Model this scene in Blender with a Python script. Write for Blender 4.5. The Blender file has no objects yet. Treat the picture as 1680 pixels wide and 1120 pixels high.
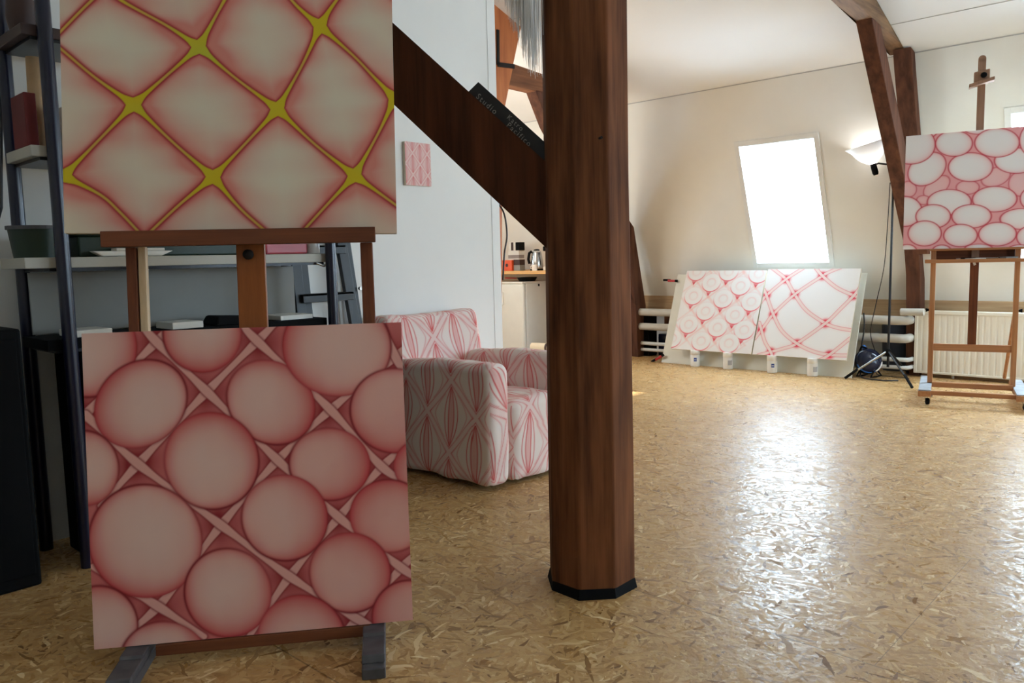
import bpy, math, random
import numpy as np
from mathutils import Vector, Matrix, noise
random.seed(7)
rng = np.random.default_rng(5)
S = bpy.context.scene
COL = S.collection
PI = math.pi
def rad(a): return math.radians(a)

# ---------------------------------------------------------------- materials
def new_mat(name):
    m = bpy.data.materials.new(name); m.use_nodes = True
    nt = m.node_tree
    return m, nt, nt.nodes['Principled BSDF']
def lin(c): return tuple(((v/255)/12.92 if v/255 <= .04045 else ((v/255+.055)/1.055)**2.4) for v in c) + (1,)
def mat(name, rgb, rough=.6, metal=0., vary=.0, scale=(8,8,8), bump=0., spec=.5, detail=4):
    """plain surface with procedural colour variation and fine bump; rgb is albedo in sRGB 0..255"""
    m, nt, b = new_mat(name)
    c = lin(rgb)
    b.inputs['Roughness'].default_value = rough; b.inputs['Metallic'].default_value = metal
    b.inputs['Specular IOR Level'].default_value = spec
    tc = nt.nodes.new('ShaderNodeTexCoord'); mp = nt.nodes.new('ShaderNodeMapping')
    mp.inputs['Scale'].default_value = scale
    nt.links.new(tc.outputs['Object'], mp.inputs['Vector'])
    n = nt.nodes.new('ShaderNodeTexNoise'); n.inputs['Scale'].default_value = 1; n.inputs['Detail'].default_value = detail
    nt.links.new(mp.outputs['Vector'], n.inputs['Vector'])
    r = nt.nodes.new('ShaderNodeValToRGB')
    r.color_ramp.elements[0].position = .3; r.color_ramp.elements[1].position = .7
    r.color_ramp.elements[0].color = tuple(max(0, v*(1-vary)) for v in c[:3]) + (1,)
    r.color_ramp.elements[1].color = tuple(min(1, v*(1+vary)) for v in c[:3]) + (1,)
    nt.links.new(n.outputs['Fac'], r.inputs['Fac']); nt.links.new(r.outputs['Color'], b.inputs['Base Color'])
    if bump:
        bp = nt.nodes.new('ShaderNodeBump'); bp.inputs['Strength'].default_value = bump; bp.inputs['Distance'].default_value = .01
        nt.links.new(n.outputs['Fac'], bp.inputs['Height']); nt.links.new(bp.outputs['Normal'], b.inputs['Normal'])
    return m
def wood(name, dark, light, axis=2, rough=.5, fine=60., bump=.15, blotch=.35, spec=.3):
    """grain along one local axis: fine streaks plus broad blotches"""
    m, nt, b = new_mat(name)
    N = nt.nodes; Lk = nt.links.new
    tc = N.new('ShaderNodeTexCoord')
    sc = [fine]*3; sc[axis] = 1.6
    mp = N.new('ShaderNodeMapping'); mp.inputs['Scale'].default_value = sc
    Lk(tc.outputs['Object'], mp.inputs['Vector'])
    n1 = N.new('ShaderNodeTexNoise'); n1.inputs['Scale'].default_value = 1; n1.inputs['Detail'].default_value = 5; n1.inputs['Roughness'].default_value = .65
    Lk(mp.outputs['Vector'], n1.inputs['Vector'])
    sc2 = [14]*3; sc2[axis] = 2.2
    mp2 = N.new('ShaderNodeMapping'); mp2.inputs['Scale'].default_value = sc2
    Lk(tc.outputs['Object'], mp2.inputs['Vector'])
    n2 = N.new('ShaderNodeTexNoise'); n2.inputs['Scale'].default_value = 1; n2.inputs['Detail'].default_value = 3
    Lk(mp2.outputs['Vector'], n2.inputs['Vector'])
    mx = N.new('ShaderNodeMath'); mx.operation = 'MULTIPLY_ADD'; mx.inputs[1].default_value = 1-blotch; 
    ml = N.new('ShaderNodeMath'); ml.operation = 'MULTIPLY'; ml.inputs[1].default_value = blotch
    Lk(n2.outputs['Fac'], ml.inputs[0]); Lk(n1.outputs['Fac'], mx.inputs[0]); Lk(ml.outputs[0], mx.inputs[2])
    r = N.new('ShaderNodeValToRGB'); r.color_ramp.elements[0].position = .33; r.color_ramp.elements[1].position = .67
    r.color_ramp.elements[0].color = lin(dark); r.color_ramp.elements[1].color = lin(light)
    Lk(mx.outputs[0], r.inputs['Fac']); Lk(r.outputs['Color'], b.inputs['Base Color'])
    b.inputs['Roughness'].default_value = rough; b.inputs['Specular IOR Level'].default_value = spec
    bp = N.new('ShaderNodeBump'); bp.inputs['Strength'].default_value = bump; bp.inputs['Distance'].default_value = .004
    Lk(n1.outputs['Fac'], bp.inputs['Height']); Lk(bp.outputs['Normal'], b.inputs['Normal'])
    return m
def attr_mat(name, rough=.75, weave=900., bump=.08):
    """paint carried as a colour attribute on the surface, over a fine canvas weave"""
    m, nt, b = new_mat(name)
    a = nt.nodes.new('ShaderNodeVertexColor'); a.layer_name = 'paint'
    nt.links.new(a.outputs['Color'], b.inputs['Base Color'])
    b.inputs['Roughness'].default_value = rough; b.inputs['Specular IOR Level'].default_value = .25
    tc = nt.nodes.new('ShaderNodeTexCoord')
    n = nt.nodes.new('ShaderNodeTexNoise'); n.inputs['Scale'].default_value = weave; n.inputs['Detail'].default_value = 1
    nt.links.new(tc.outputs['Object'], n.inputs['Vector'])
    bp = nt.nodes.new('ShaderNodeBump'); bp.inputs['Strength'].default_value = bump; bp.inputs['Distance'].default_value = .002
    nt.links.new(n.outputs['Fac'], bp.inputs['Height']); nt.links.new(bp.outputs['Normal'], b.inputs['Normal'])
    return m
def osb_mat():
    """varnished strand board: five layers of long random flakes, the topmost flake wins; board seams"""
    m, nt, b = new_mat('strand_board'); N = nt.nodes; L = nt.links.new
    tc = N.new('ShaderNodeTexCoord')
    def math_(op, a, bb=None, c=None):
        n = N.new('ShaderNodeMath'); n.operation = op
        for i, v in enumerate((a, bb, c)):
            if v is None: continue
            if isinstance(v, (int, float)): n.inputs[i].default_value = v
            else: L(v, n.inputs[i])
        return n.outputs[0]
    best = None; tone = None
    wob = N.new('ShaderNodeTexNoise'); wob.inputs['Scale'].default_value = 14; wob.inputs['Detail'].default_value = 2
    L(tc.outputs['Object'], wob.inputs['Vector'])
    wv = N.new('ShaderNodeVectorMath'); wv.operation = 'MULTIPLY_ADD'; wv.inputs[1].default_value = (.03, .03, 0)
    L(wob.outputs['Color'], wv.inputs[0]); L(tc.outputs['Object'], wv.inputs[2])
    for k, ang in enumerate((8, -31, 47, -72, 84, 21, -12, 62, -50)):
        r0 = N.new('ShaderNodeMapping'); r0.inputs['Rotation'].default_value = (0, 0, rad(ang)); r0.inputs['Location'].default_value = (k*3.7, k*1.3, 0)
        L(wv.outputs[0], r0.inputs['Vector'])
        mp = N.new('ShaderNodeMapping'); mp.inputs['Scale'].default_value = ((13, 80, 1), (18, 100, 1), (11, 66, 1))[k % 3]
        L(r0.outputs['Vector'], mp.inputs['Vector'])
        v = N.new('ShaderNodeTexVoronoi'); v.voronoi_dimensions = '2D'; v.inputs['Scale'].default_value = 1; v.inputs['Randomness'].default_value = .95
        L(mp.outputs['Vector'], v.inputs['Vector'])
        sp = N.new('ShaderNodeSeparateColor'); L(v.outputs['Color'], sp.inputs[0])
        if best is None: best, tone, sheen = sp.outputs[0], sp.outputs[1], sp.outputs[2]
        else:
            g = math_('GREATER_THAN', sp.outputs[0], best)
            mxn = N.new('ShaderNodeMix'); L(g, mxn.inputs[0]); L(tone, mxn.inputs[2]); L(sp.outputs[1], mxn.inputs[3])
            mx2 = N.new('ShaderNodeMix'); L(g, mx2.inputs[0]); L(sheen, mx2.inputs[2]); L(sp.outputs[2], mx2.inputs[3]); sheen = mx2.outputs[0]
            best = math_('MAXIMUM', sp.outputs[0], best); tone = mxn.outputs[0]
    cr = N.new('ShaderNodeValToRGB'); e = cr.color_ramp.elements
    e[0].position = 0; e[0].color = lin((122, 84, 46)); e[1].position = 1; e[1].color = lin((230, 202, 154))
    for p, c in ((.04, (146, 106, 60)), (.14, (172, 131, 80)), (.55, (188, 147, 94)), (.90, (198, 160, 108)), (.97, (212, 178, 128))):
        q = e.new(p); q.color = lin(c)
    L(tone, cr.inputs['Fac'])
    big = N.new('ShaderNodeTexNoise'); big.inputs['Scale'].default_value = .9; big.inputs['Detail'].default_value = 4
    L(tc.outputs['Object'], big.inputs['Vector'])
    hv = N.new('ShaderNodeMapRange'); hv.inputs[3].default_value = .84; hv.inputs[4].default_value = 1.16; L(big.outputs['Fac'], hv.inputs[0])
    hs = N.new('ShaderNodeHueSaturation'); L(hv.outputs[0], hs.inputs['Value']); L(cr.outputs['Color'], hs.inputs['Color'])
    # seams: long joints along X every 1.0775 m, cross joints staggered
    sx = N.new('ShaderNodeSeparateXYZ'); L(tc.outputs['Object'], sx.inputs[0])
    fy = math_('DIVIDE', math_('SUBTRACT', sx.outputs[1], 2.31), 1.0775)
    row = math_('FLOOR', fy)
    dy = math_('MULTIPLY', math_('MINIMUM', math_('FRACT', fy), math_('SUBTRACT', 1, math_('FRACT', fy))), 1.0775)
    fx = math_('ADD', math_('DIVIDE', math_('ADD', sx.outputs[0], .75), 2.44), math_('MULTIPLY', row, .5))
    dx = math_('MULTIPLY', math_('MINIMUM', math_('FRACT', fx), math_('SUBTRACT', 1, math_('FRACT', fx))), 2.44)
    seam = math_('LESS_THAN', math_('MINIMUM', dy, math_('ADD', dx, .0012)), .0026)
    mix = N.new('ShaderNodeMix'); mix.data_type = 'RGBA'
    L(math_('MULTIPLY', seam, .5), mix.inputs[0]); L(hs.outputs['Color'], mix.inputs[6]); mix.inputs[7].default_value = lin((60, 40, 22))
    L(mix.outputs[2], b.inputs['Base Color'])
    rr = N.new('ShaderNodeMapRange'); rr.inputs[3].default_value = .24; rr.inputs[4].default_value = .60; L(sheen, rr.inputs[0])
    L(rr.outputs[0], b.inputs['Roughness'])
    b.inputs['Specular IOR Level'].default_value = .28
    fn = N.new('ShaderNodeTexNoise'); fn.inputs['Scale'].default_value = 38; fn.inputs['Detail'].default_value = 3; L(tc.outputs['Object'], fn.inputs['Vector'])
    h = math_('ADD', math_('MULTIPLY', sheen, .9), math_('MULTIPLY', fn.outputs['Fac'], .9))
    h = math_('SUBTRACT', h, math_('MULTIPLY', seam, 1.2))
    bp = N.new('ShaderNodeBump'); bp.inputs['Strength'].default_value = .42; bp.inputs['Distance'].default_value = .004
    L(h, bp.inputs['Height']); L(bp.outputs['Normal'], b.inputs['Normal'])
    return m
def emit_mat(name, rgb, strength):
    m, nt, b = new_mat(name)
    b.inputs['Base Color'].default_value = lin(rgb)
    b.inputs['Emission Color'].default_value = lin(rgb); b.inputs['Emission Strength'].default_value = strength
    return m
def glass_pane():
    m, nt, b = new_mat('window_glass'); nt.nodes.remove(b)
    t = nt.nodes.new('ShaderNodeBsdfTransparent'); g = nt.nodes.new('ShaderNodeBsdfGlossy'); g.inputs['Roughness'].default_value = .02
    mx = nt.nodes.new('ShaderNodeMixShader'); mx.inputs[0].default_value = .06
    nt.links.new(t.outputs[0], mx.inputs[1]); nt.links.new(g.outputs[0], mx.inputs[2])
    nt.links.new(mx.outputs[0], nt.nodes['Material Output'].inputs['Surface'])
    return m
def bowl_mat():
    m, nt, b = new_mat('opal_shade')
    b.inputs['Base Color'].default_value = (.85, .86, .88, 1); b.inputs['Roughness'].default_value = .35
    t = nt.nodes.new('ShaderNodeBsdfTranslucent'); t.inputs['Color'].default_value = (.9, .92, .95, 1)
    mx = nt.nodes.new('ShaderNodeMixShader'); mx.inputs[0].default_value = .45
    nt.links.new(b.outputs[0], mx.inputs[1]); nt.links.new(t.outputs[0], mx.inputs[2])
    nt.links.new(mx.outputs[0], nt.nodes['Material Output'].inputs['Surface'])
    return m

M = {}
M['floor'] = osb_mat()
M['wall'] = mat('white_plaster', (234, 234, 230), .85, vary=.03, scale=(2, 2, 2), bump=.06)
M['ceil'] = mat('white_ceiling_panel', (238, 240, 241), .8, vary=.015, scale=(1, 1, 1), bump=.03)
M['panelling'] = wood('dark_wood_panelling', (58, 38, 26), (92, 64, 44), 2, .7, 20, .2, .5)
M['groove'] = mat('panel_joint', (186, 186, 186), .9)
M['trim'] = mat('white_gloss_paint', (228, 230, 230), .45, vary=.02)
M['timber'] = wood('dark_stained_timber', (60, 33, 20), (134, 84, 52), 2, .8, 45, .25, .6, .15)
M['timber_h'] = wood('dark_stained_timber_brace', (46, 25, 15), (92, 52, 31), 2, .8, 45, .25, .55, .15)
M['timber_truss'] = wood('red_brown_timber', (66, 42, 34), (112, 74, 56), 2, .8, 30, .3, .55, .15)
M['timber_tie'] = wood('weathered_grey_brown_timber', (84, 62, 48), (150, 116, 84), 1, .75, 40, .3, .5)
M['timber_warm_lit'] = wood('warm_lit_timber', (150, 82, 44), (196, 120, 70), 2, .6, 30, .25, .5)  # orange tone puts the kitchen's warm light into the wood colour
M['timber_tie_warm'] = wood('brown_tie_timber', (92, 58, 42), (140, 94, 66), 1, .75, 40, .3, .5, .15)
M['plank'] = wood('pale_raw_plank', (166, 134, 100), (206, 178, 142), 0, .7, 40, .15, .5)
M['easel_dark'] = wood('brown_easel_wood', (76, 38, 20), (124, 68, 38), 2, .5, 60, .12, .5)
M['easel_dark_x'] = wood('brown_easel_wood_crosswise', (84, 44, 24), (128, 72, 42), 0, .5, 60, .12, .5)
M['easel_mid'] = wood('honey_brown_mast_wood', (122, 66, 24), (160, 92, 40), 2, .45, 40, .1, .5)
M['batten'] = wood('pale_pine', (186, 158, 122), (218, 194, 160), 2, .6, 60, .08, .4)
M['easel_light'] = wood('oiled_beech', (150, 98, 60), (190, 136, 92), 2, .5, 60, .08, .4)
M['easel_light_x'] = wood('oiled_beech_crosswise', (146, 94, 58), (186, 132, 90), 0, .5, 60, .08, .4)
M['easel_light_y'] = wood('oiled_beech_lengthwise', (150, 98, 60), (186, 134, 92), 1, .5, 60, .08, .4)
M['mast'] = wood('taupe_mast_wood', (130, 98, 78), (164, 128, 104), 2, .6, 60, .08, .4)
M['foot_grey'] = mat('worn_grey_paint', (76, 74, 76), .6, vary=.3, scale=(20, 20, 20), bump=.1)
M['runner_grey'] = mat('pale_grey_wood', (150, 152, 154), .7, vary=.2, scale=(14, 14, 14))  # paler grey for the top faces of the easel runners
M['blue_metal'] = mat('dark_blue_enamel', (15, 16, 40), .28, vary=.1)
M['black'] = mat('black_plastic', (9, 9, 10), .8, vary=.1, spec=.15)
M['black_metal'] = mat('black_metal', (28, 28, 32), .35, .4, vary=.1)
M['black_gap'] = mat('soft_black_card', (12, 12, 13), .85, spec=.15)
M['ladder'] = mat('dark_grey_steel', (34, 36, 38), .45, .2, vary=.1)
M['steel'] = mat('brushed_steel', (190, 188, 184), .25, .9, vary=.05)
M['galv'] = mat('galvanised_steel', (170, 174, 176), .4, .6, vary=.1)
M['shelf_board'] = mat('pale_grey_laminate', (176, 172, 160), .55, vary=.03)
M['grey_panel'] = mat('blue_grey_board', (142, 142, 138), .8, vary=.04)
M['white_paint'] = mat('white_enamel', (226, 224, 214), .35, vary=.02)
M['rad'] = mat('radiator_enamel', (232, 228, 216), .4, vary=.02)
M['insul'] = mat('pipe_lagging', (196, 192, 182), .85, vary=.06, scale=(10, 40, 40), bump=.2)
M['pipe'] = mat('white_painted_pipe', (220, 220, 216), .4)
M['board'] = mat('white_primed_board', (222, 220, 208), .6, vary=.03)
M['bin'] = mat('blue_grey_plastic', (62, 70, 86), .5, vary=.05)
M['navy'] = mat('glossy_navy_plastic', (18, 26, 52), .18, vary=.1)
M['blue'] = mat('bright_blue_plastic', (46, 110, 190), .3, vary=.05)
M['white_plastic'] = mat('white_plastic', (236, 234, 228), .4, vary=.01)
M['label_blue'] = mat('blue_label_print', (54, 84, 160), .5, vary=.04)
M['label_grey'] = mat('grey_label_print', (186, 186, 190), .6, vary=.05, scale=(40, 40, 90))
M['red'] = mat('red_plastic', (178, 34, 34), .4, vary=.1)
M['dark_red'] = mat('dark_red_card', (96, 18, 18), .7, vary=.2)
M['pinkred'] = mat('raspberry_plastic', (170, 60, 70), .4, vary=.1)
M['green'] = mat('dark_green_plastic', (18, 40, 22), .5, vary=.15)
M['white_card'] = mat('white_card', (224, 222, 214), .7)
M['beige'] = mat('brown_paper', (170, 140, 104), .8, vary=.15, bump=.1)
M['canvas_side'] = mat('bare_primed_canvas', (206, 194, 172), .85, vary=.04, scale=(60, 60, 60), bump=.1)
M['sign'] = mat('black_sign_board', (26, 24, 24), .6, vary=.15, scale=(20, 20, 20))
M['chalk'] = mat('grey_hand_lettering', (150, 146, 140), .8, vary=.2, scale=(60, 60, 60))
M['fibre'] = mat('dry_silver_grass', (232, 230, 228), .7, vary=.15, scale=(200, 200, 4))
M['clear'] = mat('cloudy_plastic', (190, 190, 186), .3, vary=.05)
M['orange'] = mat('orange_card', (220, 84, 36), .5, vary=.05)
M['brown'] = mat('dark_brown_card', (62, 40, 34), .6, vary=.1)
M['taupe'] = mat('taupe_card', (150, 138, 132), .6, vary=.05)
M['counter'] = wood('golden_beech_shelf', (200, 150, 90), (230, 184, 122), 0, .45, 50, .05, .4)
M['iron'] = mat('black_iron', (26, 22, 20), .6, .5, vary=.2, bump=.2)
M['paint'] = attr_mat('oil_paint_on_canvas')
M['fabric'] = attr_mat('painted_cotton_cover', .9, 500, .12)
M['opal'] = bowl_mat()
M['bulb'] = emit_mat('lit_bulb', (255, 246, 232), 22)
M['glass'] = glass_pane()
M['cord'] = mat('black_cable', (30, 30, 32), .5)
M['paper_roll'] = mat('cream_paper_roll', (226, 208, 180), .7, vary=.04)

# ---------------------------------------------------------------- mesh building
class MB:
    def __init__(s): s.v = []; s.f = []
    def add(s, vs, fs):
        o = len(s.v); s.v += [tuple(p) for p in vs]; s.f += [tuple(i+o for i in f) for f in fs]; return s
    def hexa(s, p):      # 4 bottom + 4 top, both counter-clockwise seen from above
        return s.add(p, [(3,2,1,0),(4,5,6,7),(0,1,5,4),(1,2,6,5),(2,3,7,6),(3,0,4,7)])
    def box(s, x0, x1, y0, y1, z0, z1):
        return s.hexa([(x0,y0,z0),(x1,y0,z0),(x1,y1,z0),(x0,y1,z0),(x0,y0,z1),(x1,y0,z1),(x1,y1,z1),(x0,y1,z1)])
    def obox(s, c, X, Y, Z):  # centre and three half vectors
        c, X, Y, Z = map(Vector, (c, X, Y, Z))
        return s.hexa([c-X-Y-Z, c+X-Y-Z, c+X+Y-Z, c-X+Y-Z, c-X-Y+Z, c+X-Y+Z, c+X+Y+Z, c-X+Y+Z])
    def bar(s, a, b, w, d, side=(1,0,0)):   # rectangular bar a->b; w across 'side', d across the other way
        a, b, sd = Vector(a), Vector(b), Vector(side); t = (b-a).normalized()
        sd = (sd - t*sd.dot(t)).normalized(); o = t.cross(sd)
        return s.obox((a+b)/2, sd*w/2, o*d/2, (b-a)/2)
    def prism(s, poly, vec):   # polygon (list of 3-D points) extruded along vec
        n = len(poly); v = Vector(vec); P = [Vector(p) for p in poly]
        nrm = Vector((0,0,0))
        for i in range(n): nrm += P[i].cross(P[(i+1) % n])
        if nrm.dot(v) > 0: P = P[::-1]
        return s.add(P + [p+v for p in P], [tuple(range(n)), tuple(range(2*n-1, n-1, -1))] + [(i, n+i, n+(i+1) % n, (i+1) % n)[::-1] for i in range(n)])
    def tube(s, pts, r, n=10, cap=True):
        P = [Vector(p) for p in pts]; R = r if isinstance(r, (list, tuple)) else [r]*len(P)
        ref = None; vs = []
        for i, p in enumerate(P):
            t = (P[min(i+1, len(P)-1)] - P[max(i-1, 0)]).normalized()
            if ref is None: ref = t.orthogonal().normalized()
            ref = (ref - t*ref.dot(t)).normalized(); q = t.cross(ref)
            vs += [p + (ref*math.cos(2*PI*k/n) + q*math.sin(2*PI*k/n))*R[i] for k in range(n)]
        fs = [(i*n+k, i*n+(k+1) % n, (i+1)*n+(k+1) % n, (i+1)*n+k) for i in range(len(P)-1) for k in range(n)]
        if cap: fs += [tuple(range(n))[::-1], tuple(range((len(P)-1)*n, len(P)*n))]
        return s.add(vs, fs)
    def lathe(s, prof, c=(0,0,0), n=28, axis=(0,0,1), closed=True):   # prof: (r, h) from bottom to top
        ax = Vector(axis).normalized(); u = ax.orthogonal().normalized(); w = ax.cross(u); c = Vector(c); vs = []
        for r, h in prof: vs += [c + ax*h + (u*math.cos(2*PI*k/n) + w*math.sin(2*PI*k/n))*r for k in range(n)]
        fs = [(i*n+k, i*n+(k+1) % n, (i+1)*n+(k+1) % n, (i+1)*n+k) for i in range(len(prof)-1) for k in range(n)]
        if closed: fs += [tuple(range(n))[::-1], tuple(range((len(prof)-1)*n, len(prof)*n))]
        return s.add(vs, fs)
    def build(s, name, m, parent=None, bevel=0., smooth=False, seg=2):
        me = bpy.data.meshes.new(name); me.from_pydata(s.v, [], s.f); me.materials.append(m)
        o = bpy.data.objects.new(name, me); COL.objects.link(o)
        if parent: o.parent = parent
        if bevel:
            b = o.modifiers.new('soft_edges', 'BEVEL'); b.width = bevel; b.segments = seg; b.limit_method = 'ANGLE'; b.angle_limit = rad(35)
        if smooth:
            for p in me.polygons: p.use_smooth = True
            me.set_sharp_from_angle(angle=rad(50))
        return o
def tag(o, label, cat, group=None):
    o['label'] = label; o['category'] = cat
    if group: o['group'] = group
    return o
def thing(name, label, cat, loc=(0,0,0), rot=(0,0,0), group=None):
    o = bpy.data.objects.new(name, None); COL.objects.link(o)
    o.location = loc; o.rotation_euler = rot; o.empty_display_size = .1
    return tag(o, label, cat, group)
def struct(o): o['kind'] = 'structure'; return o

# ---------------------------------------------------------------- painted surfaces (numpy pattern -> colour attribute)
def mixc(a, b, t): return a*(1-t[:, None]) + np.asarray(b, float)[None]*t[:, None]
def seg_dist(P, a, b):
    a = np.array(a); b = np.array(b); d = b-a; L = (d@d) or 1e-9
    t = np.clip(((P-a)@d)/L, 0, 1)
    return np.hypot(*(P-a-t[:, None]*d).T), t
def smooth(e0, e1, x): t = np.clip((x-e0)/(e1-e0), 0, 1); return t*t*(3-2*t)
def mottle(P, f, seed):
    r = np.random.default_rng(seed); s = np.zeros(len(P))
    for k in range(7):
        w = r.normal(size=2)*f*(1+.4*k); s += np.sin(P@w + r.uniform(0, 6.3))/(1+.3*k)
    return s/3.5
def catmull(pts, n=14):
    if len(pts) < 3: return [np.array(p) for p in pts]
    P = [np.array(p, float) for p in pts]; P = [2*P[0]-P[1]] + P + [2*P[-1]-P[-2]]; out = []
    for i in range(1, len(P)-2):
        for t in np.linspace(0, 1, n, endpoint=False):
            a, b, c, d = P[i-1:i+3]
            out.append(.5*((2*b)+(c-a)*t+(2*a-5*b+4*c-d)*t*t+(3*b-a-3*c+d)*t**3))
    return out + [P[-2]]
def ellq(P, e):
    c = np.array(e[:2]); A = np.array([[e[2], e[4]], [e[3], e[5]]])
    q = (P-c)@np.linalg.inv(A).T; r = math.sqrt(abs(np.linalg.det(A)))
    n = np.hypot(q[:, 0], q[:, 1]); return (n-1)*r, np.arctan2(q[:, 1], q[:, 0]), r
EGGS=[(.015,.959,.149,-.006,.003,.161),(.169,.769,.12,.091,-.074,.107),(.364,.985,.121,-.004,.003,.125),(.57,.753,.113,-.098,.081,.1),(.788,.927,.176,-.007,.003,.165),(.97,.704,.149,-.008,.003,.142),(.378,.574,.146,-.009,.003,.157),(-.006,.574,.101,-.006,.003,.119),(.749,.539,.131,-.008,.002,.12),(1.051,.512,.094,-.006,.002,.092),(.167,.33,.171,-.013,.004,.181),(.599,.373,.137,-.01,.003,.141),(.936,.354,.13,-.009,.002,.122),(.412,.143,.135,-.012,.003,.144),(.801,.176,.132,-.011,.003,.133),(.02,.077,.113,-.011,.003,.123),(.209,-.058,.134,-.013,.003,.127),(.637,-.031,.141,-.014,.003,.148),(.992,.007,.127,-.012,.003,.127)]
STRIPS=[[(.002,.743),(.153,.578),(.398,.364),(.606,.18),(.817,.021),(.934,-.049)],[(.177,1.025),(.223,.965),(.371,.798),(.583,.563),(.771,.362),(.969,.178),(1.059,.114)],[(.489,1.01),(.534,.955),(.758,.719),(.918,.52),(1.025,.444)],[(-.066,.67),(.002,.743),(.09,.835),(.223,.965),(.278,1.021)],[(.037,.452),(.153,.578),(.371,.798),(.534,.955),(.591,1.01)],[(-.001,-.027),(.196,.119),(.398,.364),(.583,.563),(.758,.719),(.977,.885),(1.035,.933)],[(.464,-.014),(.606,.18),(.771,.362),(.918,.52),(1.029,.607)],[(.734,-.06),(.817,.021),(.969,.178),(1.041,.238)],[(.006,.262),(.104,.186),(.196,.119),(.332,.009)],[(.917,1.06),(.977,.885),(1.052,.749)]]
NET=[[(.402,.581),(.206,.397)],[(.206,.397),(.002,.174)],[(.206,.397),(.32,.281),(.436,.176)],[(.402,.581),(.504,.491),(.635,.393)],[(.436,.176),(.53,.277),(.635,.393)],[(.635,.393),(.716,.54),(.771,.661)],[(.635,.393),(.747,.284),(.87,.185)],[(1.002,.436),(.947,.322),(.87,.185)],[(.771,.661),(.874,.57),(.936,.505),(1.002,.436)],[(.002,.174),(.104,.118),(.158,.067),(.225,-.009)],[(.436,.176),(.334,.089),(.238,-.004)],[(.436,.176),(.515,.078),(.608,-.009)],[(.87,.185),(.781,.091),(.69,-.009)],[(.87,.185),(.938,.136),(1.01,.083)],[(.206,.397),(.097,.476),(-.002,.563),(-.063,.612)],[(.402,.581),(.307,.644),(.178,.715),(.053,.802)],[(.402,.581),(.451,.675),(.519,.802)],[(-.008,.603),(.077,.697),(.181,.802)],[(.771,.661),(.708,.715),(.619,.802),(.519,.802)],[(.771,.661),(.819,.738),(.913,.856)],[(.181,.802),(.348,.892),(.519,.802)],[(.913,.856),(1.02,.747)],[(.181,.802),(.053,.802)],[(.348,.892),(.39,1.054)],[(.913,.856),(.752,.964),(.519,.802)]]
NETNODES=[(.402,.581),(.206,.397),(.436,.176),(.002,.174),(.771,.661),(.635,.393),(.87,.185),(1.002,.436),(.519,.802),(.181,.802),(.913,.856)]
RINGS=[(.352,.848),(.724,.808),(.154,.677),(.542,.646),(.889,.618),(.35,.488),(.723,.455),(.167,.316),(.54,.293),(.868,.278),(.369,.117),(.717,.111),(-.01,.13),(.135,.987),(.546,.985),(.916,.958),(1.06,.433)]
CURVES=[[(-.004,1.048),(.104,.972),(.224,.879),(.352,.704),(.513,.523),(.731,.389),(.861,.345),(1.022,.322)],[(.408,1.02),(.224,.879),(.037,.688),(-.021,.587)],[(.805,1.02),(.696,.97),(.616,.919),(.352,.704),(.154,.471),(.093,.36),(.052,.286),(-.002,.183)],[(.522,1.018),(.616,.919),(.784,.787),(.97,.701),(1.041,.676)],[(1.018,.786),(.97,.701),(.856,.547),(.731,.389),(.47,.152),(.347,.092),(.203,.039),(.071,-.005)],[(-.002,.753),(.037,.688),(.154,.471),(.284,.285),(.47,.152),(.658,.074),(.826,.05),(1.03,.054)],[(.013,.367),(.052,.286),(.117,.152),(.203,.039),(.251,-.056)],[(.72,-.025),(.826,.05),(1.004,.237)]]
CROSS=[(.224,.879),(.616,.919),(.352,.704),(.154,.471),(.037,.688),(.47,.152),(.731,.389),(.97,.701),(.052,.286),(.203,.039),(.826,.05)]
BACK=[(.151,.7,.116,.092,-.061,.111),(.445,.692,.147,-.012,-.001,.123),(.74,.721,.139,-.012,-.0,.106),(.965,.683,.12,-.01,.0,.113),(.127,1.035,.089,-.009,-.001,.069),(.489,1.007,.092,-.01,-.0,.041),(.034,.922,.17,-.016,-.002,.169),(.33,.904,.124,-.012,-.001,.11),(.612,.882,.144,-.014,-.0,.121),(.857,.882,.101,-.01,.0,.144),(1.029,.837,.084,-.008,.0,.132)]
FRONT=[(.31,.402,.149,-.008,-.001,.11),(.61,.409,.144,-.008,-.0,.108),(.853,.399,.079,-.005,.0,.094),(1.014,.362,.098,-.006,.0,.093),(.005,.338,.123,-.006,-.002,.133),(.204,.284,.12,-.006,-.001,.104),(.463,.272,.131,-.006,-.001,.101),(.792,.233,.141,-.006,-.0,.087),(1.027,.213,.111,-.005,.0,.092),(.149,.138,.116,-.004,-.001,.111),(.394,.11,.113,-.004,-.001,.097),(.637,.112,.122,-.004,-.0,.1),(.857,.081,.096,-.003,.0,.093),(1.034,.075,.076,-.002,.0,.092),(.03,-.016,.069,-.002,-.001,.061),(.27,-.017,.063,-.001,-.0,.049),(.517,-.004,.09,-.002,-.0,.036),(.784,-.02,.072,-.002,-.0,.037)]
CELLS=[(.222,.54,.081,.074,-.038,.061),(.432,.521,.077,-.005,-.0,.059),(.613,.596,.091,.036,-.021,.074),(.777,.527,.08,-.006,-.0,.105),(.027,.533,.057,-.004,-.001,.071),(.134,.431,.048,-.003,-.0,.04),(.964,.486,.071,-.005,.0,.075)]

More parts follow.
